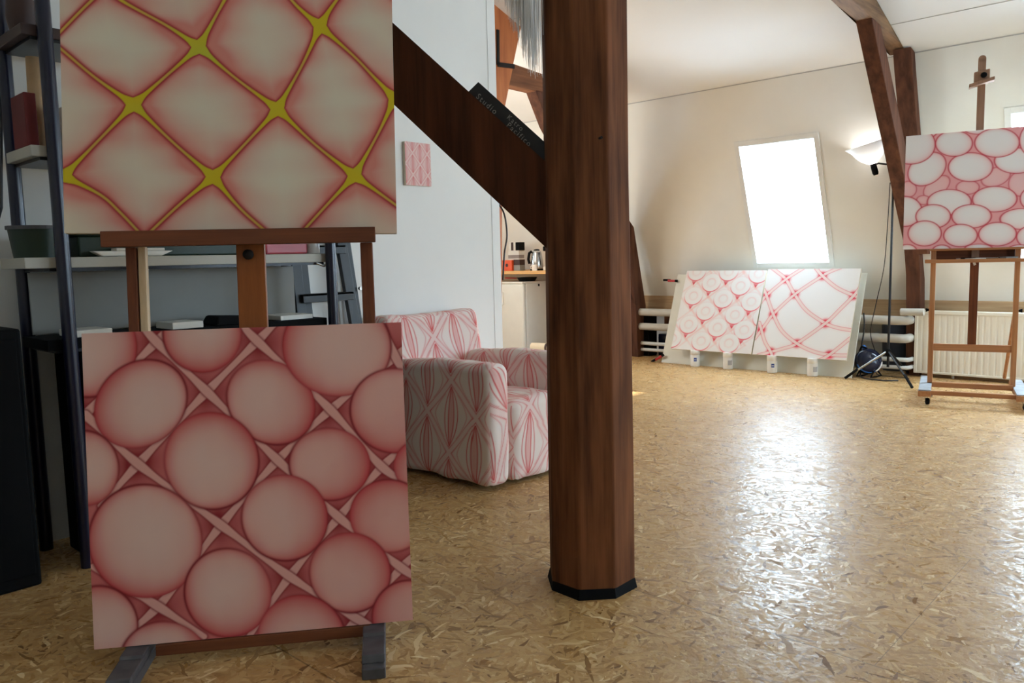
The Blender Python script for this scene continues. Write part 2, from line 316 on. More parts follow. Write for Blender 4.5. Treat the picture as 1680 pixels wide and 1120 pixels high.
def paint_eggs(P):
    mo = mottle(P, 14, 3)
    col = np.tile(np.array([.56, .15, .14]), (len(P), 1))
    X = {}
    for s in STRIPS:
        for p in s[1:-1]: X[p] = 1
    X = np.array(list(X)); dX = np.min(np.hypot(P[:, None, 0]-X[None, :, 0], P[:, None, 1]-X[None, :, 1]), 1)
    col = mixc(col, (.27, .018, .024), np.clip(np.exp(-(dX/.058)**2)*(.95+.6*mo), 0, .97))
    order = STRIPS[3:] + STRIPS[:3]
    for s in order:
        D = np.full(len(P), 9.); W = np.full(len(P), .011)
        c = catmull(s)
        for a, b in zip(c, c[1:]):
            d, t = seg_dist(P, a, b); D = np.minimum(D, d)
        W = .0090 + .0052*np.exp(-(dX/.05)**2)
        col = mixc(col, (.26, .025, .03), np.exp(-((D-W)/.0056)**2)*.95)
        col = mixc(col, (.70, .36, .315), 1-smooth(-.0025, .0025, D-W))
    for k, e in enumerate(EGGS):
        d, th, r = ellq(P, e)
        ins = 1-smooth(-.002, .002, d)
        right = smooth(.25, 1.1, P[:, 0])*(1-.75*smooth(.62, .95, P[:, 1]))     # the eggs at the lower right are painted pinker
        base = mixc(np.tile(np.array([.74, .52, .445]), (len(P), 1)), (.70, .36, .31), np.clip(.06+.95*right+.06*mo, 0, .9))
        ph = 2.3*k
        wide = .027 + .015*np.cos(th-ph) + .007*mo
        base = mixc(base, (.70, .30, .26), np.clip(np.exp(d/.055)*.62, 0, 1))
        base = mixc(base, (.50, .030, .04), np.clip(np.exp(d/np.maximum(wide, .008))*(.88+.1*np.cos(th-ph)), 0, .96))
        col = col*(1-ins[:, None]) + base*ins[:, None]
        col = mixc(col, (.20, .015, .02), np.exp(-(d/.0044)**2)*(.62+.33*np.cos(th-ph+2)))
    return col
def paint_net(P):
    mo = mottle(P, 11, 9)
    NN = np.array(NETNODES); dn = np.min(np.hypot(P[:, None, 0]-NN[None, :, 0], P[:, None, 1]-NN[None, :, 1]), 1)
    D = np.full(len(P), 9.)
    for s in NET:
        c = catmull(s)
        for a, b in zip(c, c[1:]): D = np.minimum(D, seg_dist(P, a, b)[0])
    # the yellow widens into a web at every crossing
    W = .0036 + .0165*np.exp(-(dn/.025)**2) + .0038*np.exp(-(dn/.07)**2)
    e = D-W
    col = np.tile(np.array([.70, .645, .50]), (len(P), 1))
    side = .5+.5*mo
    blur = np.exp(-np.clip(e, 0, 1)/(.040+.036*side))*(.56+.50*np.exp(-(dn/.14)**2)+.34*mo)
    col = mixc(col, (.66, .22, .18), np.clip(blur*1.35, 0, .94))
    col = mixc(col, (.50, .04, .05), np.exp(-(np.clip(e, 0, 1)/.0095)**2)*.95)
    col = mixc(col, (.34, .03, .04), np.exp(-((e-.001)/.0036)**2)*.97)
    ye = np.tile(np.array([.60, .47, .015]), (len(P), 1)); ye = mixc(ye, (.50, .50, .04), np.clip(mo, 0, 1)); 
    ye = mixc(ye, (.60, .36, .08), np.clip(smooth(.06, .13, dn)*.8, 0, 1))
    k = 1-smooth(-.0018, .0018, e)
    return col*(1-k[:, None]) + ye*k[:, None]
def paint_rings(P):
    col = np.tile(np.array([.82, .79, .77]), (len(P), 1)); mo = mottle(P, 16, 4)
    R = np.array(RINGS); va = np.array([.355, .014]); vb = np.array([-.168, -.258])   # lattice steps, fitted below from the centres
    va = R[3]-R[0]; vb = R[2]-R[0]
    for c in RINGS:
        c = np.array(c)
        # diamond cell edges: faint pink lines between neighbours
        for q0, q1 in (((va+vb)/2, (va-vb)/2), ((va+vb)/2, (-va+vb)/2), ((-va-vb)/2, (va-vb)/2), ((-va-vb)/2, (-va+vb)/2)):
            d, t = seg_dist(P, c+q0, c+q1)
            col = mixc(col, (.84, .50, .46), np.exp(-(d/.010)**2)*.42)
    rr = .115
    for c in RINGS:
        c = np.array(c); v = P-c; r = np.hypot(v[:, 0]*.97, v[:, 1]); th = np.arctan2(v[:, 1], v[:, 0])
        low = np.clip(-np.sin(th), 0, 1)
        ax_ = np.array([-.012, -.172]); q = P-c-ax_; tri = smooth(-.006, .006, .62*q[:, 1]-np.abs(q[:, 0]))*(v[:, 1] < -.03)
        col = mixc(col, (.70, .03, .06), np.clip(tri*np.exp(-(q[:, 1]/.075)**4)*(.55+.45*np.exp(-(q[:, 1]/.05)**2)), 0, 1))
        k = 1-smooth(rr-.003, rr+.003, r)
        disc = np.tile(np.array([.83, .81, .79]), (len(P), 1))
        disc = mixc(disc, (.80, .50, .48), np.exp(-((r-.050)/.006)**2)*(.35+.25*np.sin(th)))
        disc = mixc(disc, (.82, .62, .6), np.exp(-((r-.050)/.016)**2)*.25)
        col = col*(1-k[:, None]) + disc*k[:, None]
        col = mixc(col, (.76, .10, .13), np.exp(-((r-rr)/.0065)**2)*np.clip(.12+.95*low**.8, 0, 1))
    return col
def paint_curves(P):
    col = np.tile(np.array([.84, .82, .80]), (len(P), 1)); mo = mottle(P, 12, 6)
    lines = [catmull(l) for l in CURVES]
    C = np.array(CROSS)
    for c in lines:
        D = np.full(len(P), 9.)
        for a, b in zip(c, c[1:]): D = np.minimum(D, seg_dist(P, a, b)[0])
        col = mixc(col, (.84, .56, .53), np.exp(-(D/.035)**2)*.35)
        col = mixc(col, (.72, .12, .15), np.exp(-((D-.0165)/.0042)**2)*.72)
        col = mixc(col, (.85, .66, .62), (1-smooth(.012, .016, D))*.85)
    dn = np.hypot(P[:, None, 0]-C[None, :, 0], (P[:, None, 1]-C[None, :, 1])); j = np.argmin(dn, 1); dm = dn[np.arange(len(P)), j]
    # red wedges in the four corners of each crossing
    Dall = np.full(len(P), 9.)
    for c in lines:
        for a, b in zip(c, c[1:]): Dall = np.minimum(Dall, seg_dist(P, a, b)[0])
    wedge = smooth(.013, .017, Dall)*np.exp(-(dm/.052)**4)
    return mixc(col, (.74, .03, .07), np.clip(wedge*1.1, 0, 1))
def paint_bubbles(P):
    mo = mottle(P, 12, 8)
    col = np.tile(np.array([.76, .36, .37]), (len(P), 1))
    red = (.52, .03, .06)
    def draw(e, base, edge, fade, soft, lower):
        nonlocal col
        d, th, r = ellq(P, e); k = 1-smooth(-.003, .003, d)
        c = np.tile(np.array(base), (len(P), 1))
        w = soft*(1+.5*np.cos(th-lower))
        c = mixc(c, (.80, .42, .42), np.clip(np.exp(d/w)*fade, 0, .95))
        c = mixc(c, (.68, .17, .20), np.exp(d/.009)*.5)
        col = col*(1-k[:, None]) + c*k[:, None]
        col = mixc(col, red, np.exp(-(d/.0050)**2)*edge)
    for e in CELLS: draw(e, (.80, .52, .52), .6, .75, .03, 0)
    for e in BACK: draw(e, (.82, .80, .79), .85, .75, .022, 0 if e[1] < .8 else -1)
    for e in FRONT: draw(e, (.82, .80, .79), .85, .75, .024, -1.6)
    return col
def leaf_pattern(u, v, W, H, base=(.82, .71, .645), red=(.64, .012, .022), lw=1.):
    a = u/W + v/H; b = u/W - v/H
    fa = a-np.floor(a); fb = b-np.floor(b)
    dx = (fa+fb-1)/2*W; dy = (fa-fb)/2*H
    g = 1/math.hypot(1/W, 1/H)
    da = np.minimum(fa, 1-fa)*g; db = np.minimum(fb, 1-fb)*g; d = np.minimum(da, db)
    mo = mottle(np.stack([u, v], 1), 20, 12)
    col = np.tile(np.array(base), (len(u), 1))
    wd = W*.135*np.clip(1-(dy/(.41*H))**2, 0, 1) + 1e-4
    t = np.abs(dx)/wd; ins = np.clip(1-np.abs(dy)/(.41*H), 0, 1) > 0
    px = wd
    for tt, s, sg in ((.40, 1., 1.), (1.0, .95, .85)):
        dist = np.abs(t-tt)*px
        col = mixc(col, red, np.clip(np.exp(-(dist/(.0046*lw*sg))**2)*s*ins*(.92+.2*mo), 0, 1))
    rh = np.abs(dx)/(W/2) + .9*(np.abs(dy)/(H/2))**1.5
    col = mixc(col, red, np.exp(-((rh-.66)*W/2/(.0036*lw))**2)*.5*(np.abs(dy) < .30*H))
    col = mixc(col, (.74, .20, .19), np.exp(-((t)/.38)**2)*.5*ins)
    band = .0135*lw
    corner = np.exp(-((da+db)/(.050*lw))**2)
    col = mixc(col, (.78, .33, .30), np.exp(-np.clip(d-band, 0, 1)/(.013*lw))*(.30+.65*corner))
    col = mixc(col, red, np.exp(-((d-band)/(.0048*lw))**2)*(.60+.38*corner))
    k = 1-smooth(band-.0025*lw, band+.0015*lw, d)
    return mixc(col, (.82, .64, .59), k*.9)
def set_paint(me, col):
    a = me.color_attributes.new('paint', 'FLOAT_COLOR', 'POINT')
    c = np.ones((len(me.vertices), 4), np.float32); c[:, :3] = np.clip(col, .01, .95)
    a.data.foreach_set('color', c.ravel())
def grid_mesh(name, pts, nu, nv, m, parent, col, smooth_=False):
    """pts (nv*nu,3) row by row"""
    idx = np.arange(nu*nv).reshape(nv, nu)
    f = np.stack([idx[:-1, :-1], idx[:-1, 1:], idx[1:, 1:], idx[1:, :-1]], -1).reshape(-1, 4)
    me = bpy.data.meshes.new(name); me.vertices.add(len(pts)); me.vertices.foreach_set('co', np.asarray(pts, np.float32).ravel())
    me.loops.add(f.size); me.polygons.add(len(f)); me.loops.foreach_set('vertex_index', f.ravel().astype(np.int32))
    me.polygons.foreach_set('loop_start', np.arange(0, f.size, 4, dtype=np.int32)); me.update(); me.validate()
    set_paint(me, col); me.materials.append(m)
    if smooth_: me.polygons.foreach_set('use_smooth', np.ones(len(f), bool))
    o = bpy.data.objects.new(name, me); COL.objects.link(o); o.parent = parent
    return o
def painting(name, label, loc, rot, w, h, thick, fn, n, x0=None):
    """canvas standing on its lower edge: local x = width, z = up, front faces -y"""
    t = thing(name, label, 'painting', loc, rot)
    x0 = -w/2 if x0 is None else x0
    nv = int(n*h/w)
    U, V = np.meshgrid(np.linspace(0, 1, n), np.linspace(0, 1, nv)); U = U.ravel(); V = V.ravel()
    pts = np.stack([x0+U*w, np.zeros_like(U)-.0008, V*h], 1)
    col = np.concatenate([fn(c) for c in np.array_split(np.stack([U, V], 1), 16)])
    grid_mesh('painted_canvas', pts, n, nv, M['paint'], t, col)
    MB().box(x0, x0+w, 0, thick, 0, h).build('stretcher', M['canvas_side'], t, .002)
    return t
# ================================================================= camera
cam = bpy.data.cameras.new('camera'); co = bpy.data.objects.new('camera', cam); COL.objects.link(co); S.camera = co
cam.sensor_fit = 'HORIZONTAL'; cam.sensor_width = 36; cam.lens = 28.0; cam.clip_start = .05
Rm = Matrix(((.732, -.053, .679), (.681, .092, -.727), (-.024, .994, .104))).to_4x4()
Rm = Rm.to_quaternion().to_matrix().to_4x4(); co.matrix_world = Matrix.Translation((0, 0, 1.2)) @ Rm

# ================================================================= room shell
T20 = math.tan(rad(20)); C20 = math.cos(rad(20)); S20 = math.sin(rad(20))
YW = 8.25; ZK = .70; ZC = 2.86; YC = YW-(ZC-ZK)*T20          # slanted wall: foot line, crease line
XL, XR, YB, YN = -9.2, 4.2, -3.6, 8.62
RIDGE_Y = 2.2; ZR = ZC+(YC-RIDGE_Y)*T20; ZB = ZR-(RIDGE_Y-YB)*T20
struct(MB().box(XL, XR, YB, YN, -.12, 0).build('floor', M['floor']))
def sl(x, z, out=0.):     # point on the slanted wall, 'out' metres outwards along its normal
    return (x, YW-(z-ZK)*T20+out*C20, z+out*S20)
WINS = [(-3.93, -3.16), (-1.53, -.76), (.87, 1.64), (2.6, 3.37)]; Z0, Z1 = 1.09, 2.28  # last skylight lies out of view, added for more light from the right
w = MB()
xs = [XL] + [v for q in WINS for v in q] + [XR]
for i in range(len(xs)-1):
    hole = i % 2 == 1
    for za, zb in ((ZK, Z0), (Z0, Z1), (Z1, ZC)):
        if hole and za == Z0: continue
        w.add([sl(xs[i], za), sl(xs[i+1], za), sl(xs[i+1], zb), sl(xs[i], zb)], [(0, 1, 2, 3)])
struct(w.build('wall_window_side', M['wall']))
struct(MB().box(XL, XR, YN-.02, YN, 0, ZK).build('wall_knee', M['wall']))
struct(MB().box(XL, XR, YW, YN, ZK, ZK+.012).build('trim_5', M['wall']))
struct(MB().box(XL, XR, YW-.022, YW+.012, .55, ZK+.012).build('trim_1', M['plank'], bevel=.003))
for i, (xa, xb) in enumerate(WINS):
    r = MB()
    a, b2, d = .035, .10, .16
    # lining of the opening, thick boards running outwards
    def q(x0, x1, z0, z1, o0, o1):
        return [sl(x0, z0, o0), sl(x1, z0, o0), sl(x1, z0, o1), sl(x0, z0, o1), sl(x0, z1, o0), sl(x1, z1, o0), sl(x1, z1, o1), sl(x0, z1, o1)]
    for p in (q(xa-.05, xa, Z0-.05, Z1+.05, -.012, d), q(xb, xb+.05, Z0-.05, Z1+.05, -.012, d), q(xa, xb, Z0-.05, Z0, -.012, d), q(xa, xb, Z1, Z1+.05, -.012, d)): r.hexa(p)
    wo = struct(r.build('window_%d' % (i+1), M['trim'], bevel=.002))
    s_ = MB(); e = .03
    for p in (q(xa, xa+e, Z0, Z1, .10, .14), q(xb-e, xb, Z0, Z1, .10, .14), q(xa+e, xb-e, Z0, Z0+e, .10, .14), q(xa+e, xb-e, Z1-e, Z1, .10, .14)): s_.hexa(p)
    s_.build('sash', M['trim'], wo)
    MB().add([sl(xa+e, Z0+e, .12), sl(xb-e, Z0+e, .12), sl(xb-e, Z1-e, .12), sl(xa+e, Z1-e, .12)], [(0, 1, 2, 3)]).build('pane', M['glass'], wo)
# ceiling: two pitches, panel joints as thin battens
c = MB()
c.add([(XL, YC, ZC), (XR, YC, ZC), (XR, RIDGE_Y, ZR), (XL, RIDGE_Y, ZR)], [(0, 1, 2, 3)])
c.add([(XL, RIDGE_Y, ZR), (XR, RIDGE_Y, ZR), (XR, YB, ZB), (XL, YB, ZB)], [(0, 1, 2, 3)])
struct(c.build('ceiling', M['ceil']))
def ceil_z(y): return ZC+(YC-y)*T20
g = MB()
for y in (7.04, 5.80, 4.56, 3.32):
    g.bar((-2.29 if y > 7 else XL, y, ceil_z(y)-.001), (XR, y, ceil_z(y)-.001), .008, .004, (0, 1, 0))
struct(g.build('trim_2', M['groove']))
struct(MB().bar((XL, YC+.002, ZC-.006), (XR, YC+.002, ZC-.006), .008, .008, (0, 1, 0)).build('trim_3', M['groove']))
# partition on the left, its end board, and the outer walls
PX = -3.85
def wall_x(x, y0, y1, name, m, th=.1, hole=None):
    mb = MB()
    ys = sorted([y0, y1] + ([RIDGE_Y] if y0 < RIDGE_Y < y1 else []))
    top = lambda y: ceil_z(y) if y >= RIDGE_Y else ZR-(RIDGE_Y-y)*T20
    def face(ya, yb, za, zb0, zb1): mb.add([(x-th, ya, za), (x, ya, za), (x, yb, za), (x-th, yb, za), (x-th, ya, zb0), (x, ya, zb0), (x, yb, zb1), (x-th, yb, zb1)], [(3,2,1,0),(4,5,6,7),(0,1,5,4),(1,2,6,5),(2,3,7,6),(3,0,4,7)])
    if hole:
        h0, h1, z0, z1 = hole
        face(y0, RIDGE_Y, 0, top(y0), top(RIDGE_Y)); face(RIDGE_Y, h0, 0, top(RIDGE_Y), top(h0)); face(h1, y1, 0, top(h1), top(y1))
        face(h0, h1, 0, z0, z0); face(h0, h1, z1, top(h0), top(h1))
    else:
        for a, b in zip(ys, ys[1:]): face(a, b, 0, top(a), top(b))
    return struct(mb.build(name, m))
wall_x(PX, YB, 4.015, 'wall_partition', M['wall'])
struct(MB().box(PX-.104, PX+.004, 3.945, 4.022, 0, ceil_z(4.022)-.01).build('trim_4', M['wall'], bevel=.002))
KW = (3.60, 4.43, 1.2, 2.125)
wall_x(XL+.1, YB, YC, 'wall_left', M['wall'], .1, KW)
RW = (4.9, 6.2, .95, 2.1)  # opening in the unseen right wall, added to let in fill light
wall_x(XR+.1, YB, YC, 'wall_right', M['wall'], .1, RW)
for nm, xx in (('wall_left_corner', XL), ('wall_right_corner', XR)):
    struct(MB().prism([(xx, YC-.01, 0), (xx, YN, 0), (xx, YN, ZK), (xx, YW, ZK), (xx, YC-.01, ZC+.01)], (.1, 0, 0)).build(nm, M['wall']))
struct(MB().box(XL, XR, YB-.1, YB, 0, ZB+.02).build('wall_back', M['wall']))
rw = MB()
for p in ((RW[0]-.05, RW[0], RW[2]-.05, RW[3]+.05), (RW[1], RW[1]+.05, RW[2]-.05, RW[3]+.05), (RW[0], RW[1], RW[2]-.05, RW[2]), (RW[0], RW[1], RW[3], RW[3]+.05), ((RW[0]+RW[1])/2-.02, (RW[0]+RW[1])/2+.02, RW[2], RW[3])):
    rw.box(XR-.015, XR+.115, *p)
rwo = struct(rw.build('window_5', M['trim']))
MB().add([(XR+.08, RW[0], RW[2]), (XR+.08, RW[1], RW[2]), (XR+.08, RW[1], RW[3]), (XR+.08, RW[0], RW[3])], [(0, 1, 2, 3)]).build('pane', M['glass'], rwo)
kw = MB()
for p in ((KW[0]-.05, KW[0], KW[2]-.05, KW[3]+.05), (KW[1], KW[1]+.05, KW[2]-.05, KW[3]+.05), (KW[0], KW[1], KW[2]-.05, KW[2]), (KW[0], KW[1], KW[3], KW[3]+.05)):
    kw.box(XL-.02, XL+.115, *p)
kwo = struct(kw.build('window_6', M['trim']))
MB().add([(XL+.03, KW[0], KW[2]), (XL+.03, KW[1], KW[2]), (XL+.03, KW[1], KW[3]), (XL+.03, KW[0], KW[3])], [(0, 1, 2, 3)]).build('pane', M['glass'], kwo)

# ================================================================= timber frame
pil = thing('timber_pillar', 'thick dark brown octagonal timber pillar with a slanting brace, in the middle of the room', 'pillar', (-1.745, 2.27, 0))
def octo(r, z, dx=0., dy=0.): return [(dx+r*math.cos(rad(22.5+45*k)), dy+r*math.sin(rad(22.5+45*k)), z) for k in range(8)]
mb = MB(); hs = [0, .5, 1.0, 1.5, 2.0, 2.6, 3.4, ZR-.03]
rs = [.161, .159, .158, .1555, .153, .151, .150, .150]
vs = []
for h, r in zip(hs, rs):
    P8 = octo(r, h)
    vs += [(x+.0025*math.sin(3*h+k), y+.0025*math.cos(2*h+1.7*k), z) for k, (x, y, z) in enumerate(P8)]
mb.add(vs, [(i*8+k, i*8+(k+1) % 8, (i+1)*8+(k+1) % 8, (i+1)*8+k) for i in range(len(hs)-1) for k in range(8)] + [tuple(range(8))[::-1], tuple(range(8*(len(hs)-1), 8*len(hs)))])
mb.build('post', M['timber'], pil, .006)
sk = MB(); k8 = octo(.171, 0); k8t = octo(.1625, .035)
k8 = [(x*(1+.03*math.sin(k*2.3)), y*(1+.03*math.sin(k*2.3)), z) for k, (x, y, z) in enumerate(k8)]
sk.add(k8+k8t, [(k, (k+1) % 8, 8+(k+1) % 8, 8+k) for k in range(8)] + [tuple(range(8))[::-1], tuple(range(8, 16))])
sk.build('base_packing', M['black_gap'], pil)
# brace: leaves the pillar's chamfer and rises to the upper left; local axes: bd along the plan direction, bn towards the back
bd = Vector((-.84, -.543, 0)); bn = Vector((-.543, .84, 0)); p0 = Vector((-1.85, 2.16, 1.3))
def bp(s, z, o=0.): return p0+bd*s+bn*o+Vector((0, 0, z-1.3))
def brace_lo(s): return 1.243+(s+.009)*.970
def brace_hi(s): return 1.527+(s+.006)*.945
loc = Vector((-1.745, 2.27, 0))
poly = [bp(-.06, brace_lo(-.06))-loc, bp(1.75, brace_lo(1.75))-loc, bp(1.75, brace_hi(1.75))-loc, bp(-.06, brace_hi(-.06))-loc]
brc = MB().prism(poly, bn*.17).build('brace', M['timber_h'], pil, .008)
for nm, (x, y, z), dd in (('nail', (-1.886, 2.345, 1.875), (-.05, .03, .002)), ('nail', (-1.60, 2.155, 1.585), (.018, -.012, 0)),):
    MB().tube([Vector((x, y, z))-loc, Vector((x, y, z))+Vector(dd)-loc], [.004, .005], 6).build(nm, M['iron'], pil)
# sign board standing on the brace's top edge
sg = thing('name_board', 'narrow black board with grey hand lettering on the top edge of the slanting brace', 'sign', tuple(bp(.0, brace_hi(.0), .02)))
ang = math.atan(.945); up = (Vector((0, 0, 1))*math.cos(ang) - bd*math.sin(ang)).normalized(); al = (bd*math.cos(ang)+Vector((0, 0, 1))*math.sin(ang)).normalized()
so = Vector(sg.location)
A0, A1, hb = .004, .372, .056
def sp(s, h, o=0.): return al*s+up*h+bn*o
MB().hexa([sp(A1, .001), sp(A0, .001), sp(A0, .001, .014), sp(A1, .001, .014), sp(A1-.006, hb), sp(A0, hb), sp(A0, hb, .014), sp(A1-.006, hb, .014)]).build('board', M['sign'], sg, .0015)
def text(body, size, M4, m, parent, name='lettering', ext=.0004, space=1.):
    cu = bpy.data.curves.new(name, 'FONT'); cu.body = body; cu.size = size; cu.extrude = ext; cu.space_character = space; cu.materials.append(m)
    cu.resolution_u = 3
    ob = bpy.data.objects.new(name, cu); COL.objects.link(ob)
    dg = bpy.context.evaluated_depsgraph_get(); me = bpy.data.meshes.new_from_object(ob.evaluated_get(dg)); 
    bpy.data.objects.remove(ob); bpy.data.curves.remove(cu)
    o = bpy.data.objects.new(name, me); COL.objects.link(o); o.parent = parent; o.matrix_local = M4
    me.materials.clear(); me.materials.append(m)
    return o
xdir = -al; ydir = up; zdir = xdir.cross(ydir)
for body, s0, h0, sz in (('Studio', .338, .010, .028), ('Katro', .205, .029, .024), ('Pacifico', .188, .007, .027)):
    p = sp(s0, h0, -.0012); M4 = Matrix.Translation(p) @ Matrix((xdir, ydir, zdir)).transposed().to_4x4()
    text(body, sz, M4, M['chalk'], sg, 'lettering', space=1.3)

# roof trusses: swept timbers in YZ planes
def sweep(x0, x1, inner, outer):
    """inner, outer: matching (y,z) polylines; a timber between them, x0..x1 wide"""
    mb = MB(); n = len(inner); vs = []
    for (a, b), (c2, d2) in zip(inner, outer): vs += [(x0, a, b), (x1, a, b), (x1, c2, d2), (x0, c2, d2)]
    fs = [(i*4+k, (i+1)*4+k, (i+1)*4+(k+1) % 4, i*4+(k+1) % 4) for i in range(n-1) for k in range(4)]
    return mb.add(vs, fs + [(0, 1, 2, 3), tuple(range(4*n-4, 4*n))[::-1]])
tr = thing('roof_truss', 'dark red-brown roof truss with a crooked post rising behind the floor lamp', 'truss')
sweep(-2.41, -2.28, [(3.2, 3.355), (6.125, 3.044), (7.52, 2.895), (7.72, 2.80)], [(3.2, ceil_z(3.2)-.002), (6.125, ceil_z(6.125)-.002), (7.44, ceil_z(7.44)-.002), (7.745, 2.815)]).build('tie_beam', M['timber_tie'], tr, .004)
inn = [(6.60, 3.02), (6.84, 2.70), (7.314, 2.082), (7.62, 1.66), (7.94, 1.25), (8.03, .95), (8.07, .55), (8.10, 0)]
out = [(6.78, 3.02), (7.00, 2.76), (7.46, 2.17), (7.76, 1.76), (8.05, 1.34), (8.17, 1.0), (8.21, .55), (8.24, 0)]
sweep(-2.41, -2.285, inn, out).build('crooked_post', M['timber_truss'], tr, .006)
sweep(-2.36, -2.215, [(7.35, 2.885), (7.40, 2.72), (7.575, 2.24), (7.80, 1.62), (7.97, 1.15)], [(7.46, 2.86), (7.505, 2.72), (7.68, 2.24), (7.905, 1.62), (8.075, 1.15)]).build('rear_post', M['timber_truss'], tr, .005)
MB().tube([(-2.275, 8.02, 1.38), (-2.235, 8.0, 1.37), (-2.235, 8.0, 1.30)], .012, 8).build('iron_hook', M['iron'], tr)
t2 = thing('roof_truss', 'brown roof truss by the kitchen with warm light in its colour, partly hidden behind the pillar', 'truss')
sweep(-5.46, -5.33, [(3.9, 3.03), (5.3, 2.86), (6.22, 2.845), (7.35, 2.80), (7.55, 2.72)], [(3.9, 3.30), (5.3, 3.10), (6.22, 3.03), (7.35, 2.87), (7.57, 2.74)]).build('tie_beam', M['timber_tie_warm'], t2, .004)
sweep(-5.46, -5.33, [(6.13, 2.86), (6.33, 2.53), (6.75, 2.05), (7.25, 1.62), (7.68, 1.2), (7.86, .6), (7.90, 0)], [(6.42, 2.86), (6.60, 2.60), (7.02, 2.18), (7.48, 1.83), (7.83, 1.53), (8.07, .60), (8.05, 0)]).build('crooked_post', M['timber_truss'], t2, .005)
sweep(-5.45, -5.318, [(5.42, 4.0), (5.515, 3.32), (5.58, 3.02)], [(6.06, 3.85), (5.895, 3.32), (5.80, 3.04)]).build('upper_strut', M['timber_warm_lit'], t2, .005)
sweep(-5.45, -5.318, [(5.42, 3.02), (5.42, 2.6), (5.42, 1.3), (5.42, 0)], [(5.80, 3.02), (5.72, 2.78), (5.635, 2.52), (5.53, 0)]).build('inner_post', M['timber_warm_lit'], t2, .005)
st = MB().obox((-5.312, 5.590, 3.17), (.006, 0, 0), (0, .016, 0), (0, .004, .16)).obox((-5.312, 5.695, 3.022), (.006, 0, 0), (0, .115, .008), (0, 0, .020))
st.build('iron_strap', M['iron'], t2)
MB().tube([(-5.33, 8.0, 1.56), (-5.27, 8.04, 1.58), (-5.25, 8.07, 1.63)], .022, 8).build('iron_hook', M['iron'], t2)

# dried silver grass hanging at the pillar's left side
gm = MB()
for i in range(1000):
    f = random.random(); sx = -1.945+.170*f + random.gauss(0, .004); sy = 2.05+random.gauss(0, .014)
    ztop = 2.75; L = .55 + .36*f + random.gauss(0, .09)
    if random.random() < .45: L *= random.uniform(.6, .9)
    zb = ztop-min(max(L, .3), .62+.34*f); dx = random.gauss(0, .007)+.010*(1-f); dy = random.gauss(0, .005)
    r = random.uniform(.0011, .0024)
    gm.tube([(sx, sy, ztop), (sx+dx*.35, sy+dy*.4, ztop-L*.5), (sx+dx, sy+dy, zb)], [r, r*.9, r*.25], 4, False)
gr = gm.build('dried_bouquet', M['fibre']); tag(gr, 'bouquet of silvery dried grass hanging upside down beside the pillar', 'bouquet')

# ================================================================= left easel with two paintings
EW = math.atan2(.7877, .6161)
WD = Vector((.6161, .7877, 0)); NB = Vector((-.7877, .6161, 0)); O1 = Vector((-2.188, 1.1657, 0))
TL6 = math.tan(rad(6))
def le(x, y, z): return O1+WD*x+NB*y+Vector((0, 0, z))
painting('canvas_painting', 'square painting of pale egg shapes in red netting, low on the front easel', le(0, .064*TL6, .0665), (-rad(6), 0, EW), .948, .946, .022, paint_eggs, 420)
painting('canvas_painting', 'large painting with yellow net lines over pale lozenges, high on the front easel', (-2.6106, .8481, 1.3065), (-rad(6), rad(1.06), EW), .983, .983, .022, paint_net, 420, 0.)
ez = thing('studio_easel', 'brown wooden studio easel in the foreground carrying two large canvases', 'easel', tuple(O1), (0, 0, EW))
def yb(z, o): return z*TL6+o
# mast and uprights stand behind the canvases
def tilt_bar(name, x0, x1, z0, z1, o0, o1, m):
    return MB().hexa([(x0, yb(z0, o0), z0), (x1, yb(z0, o0), z0), (x1, yb(z0, o1), z0), (x0, yb(z0, o1), z0), (x0, yb(z1, o0), z1), (x1, yb(z1, o0), z1), (x1, yb(z1, o1), z1), (x0, yb(z1, o1), z1)]).build(name, m, ez, .003)
tilt_bar('mast', -.026, .060, .07, 2.05, .030, .055, M['easel_mid'])
tilt_bar('upright', -.350, -.320, .07, 1.262, .028, .075, M['easel_dark'])
tilt_bar('upright', .355, .394, .07, 1.262, .028, .075, M['easel_dark'])
tilt_bar('pale_batten', -.317, -.294, .07, 1.262, .034, .062, M['batten'])
tilt_bar('painting_ledge', -.397, .405, 1.262, 1.304, -.045, .028, M['easel_dark_x'])
MB().hexa([(-.397, yb(1.300, -.045), 1.300), (.405, yb(1.300, -.045), 1.300), (.405, yb(1.300, -.034), 1.300), (-.397, yb(1.300, -.034), 1.300), (-.397, yb(1.312, -.045), 1.309), (.405, yb(1.312, -.045), 1.309), (.405, yb(1.312, -.034), 1.309), (-.397, yb(1.312, -.034), 1.309)]).build('ledge_lip', M['easel_dark_x'], ez, .002)
MB().lathe([(.012, 0), (.016, .004), (.016, .016), (.008, .022)], (.012, yb(1.235, .030), 1.232), 14, (0, -1, 0)).build('clamp_screw', M['iron'], ez, smooth=True)
tilt_bar('cross_bar', -.35, .394, .24, .30, .03, .06, M['easel_dark_x'])
tilt_bar('lower_ledge', -.30, .34, .030, .0645, -.005, .03, M['easel_dark_x'])
for s, xx in ((-1, -.352), (1, .352)):
    f = MB()
    f.box(xx-.034, xx+.034, -.215, .56, .0, .034)
    f.hexa([(xx-.034, -.185, .034), (xx+.034, -.185, .034), (xx+.034, .56, .034), (xx-.034, .56, .034), (xx-.034, -.175, .056), (xx+.034, -.175, .056), (xx+.034, .56, .056), (xx-.034, .56, .056)])
    f.hexa([(xx-.034, -.062, .056), (xx+.034, -.062, .056), (xx+.034, .50, .056), (xx-.034, .50, .056), (xx-.034, -.05, .0635), (xx+.034, -.05, .0635), (xx+.034, .50, .0635), (xx-.034, .50, .0635)])
    f.build('foot', M['foot_grey'], ez, .004)
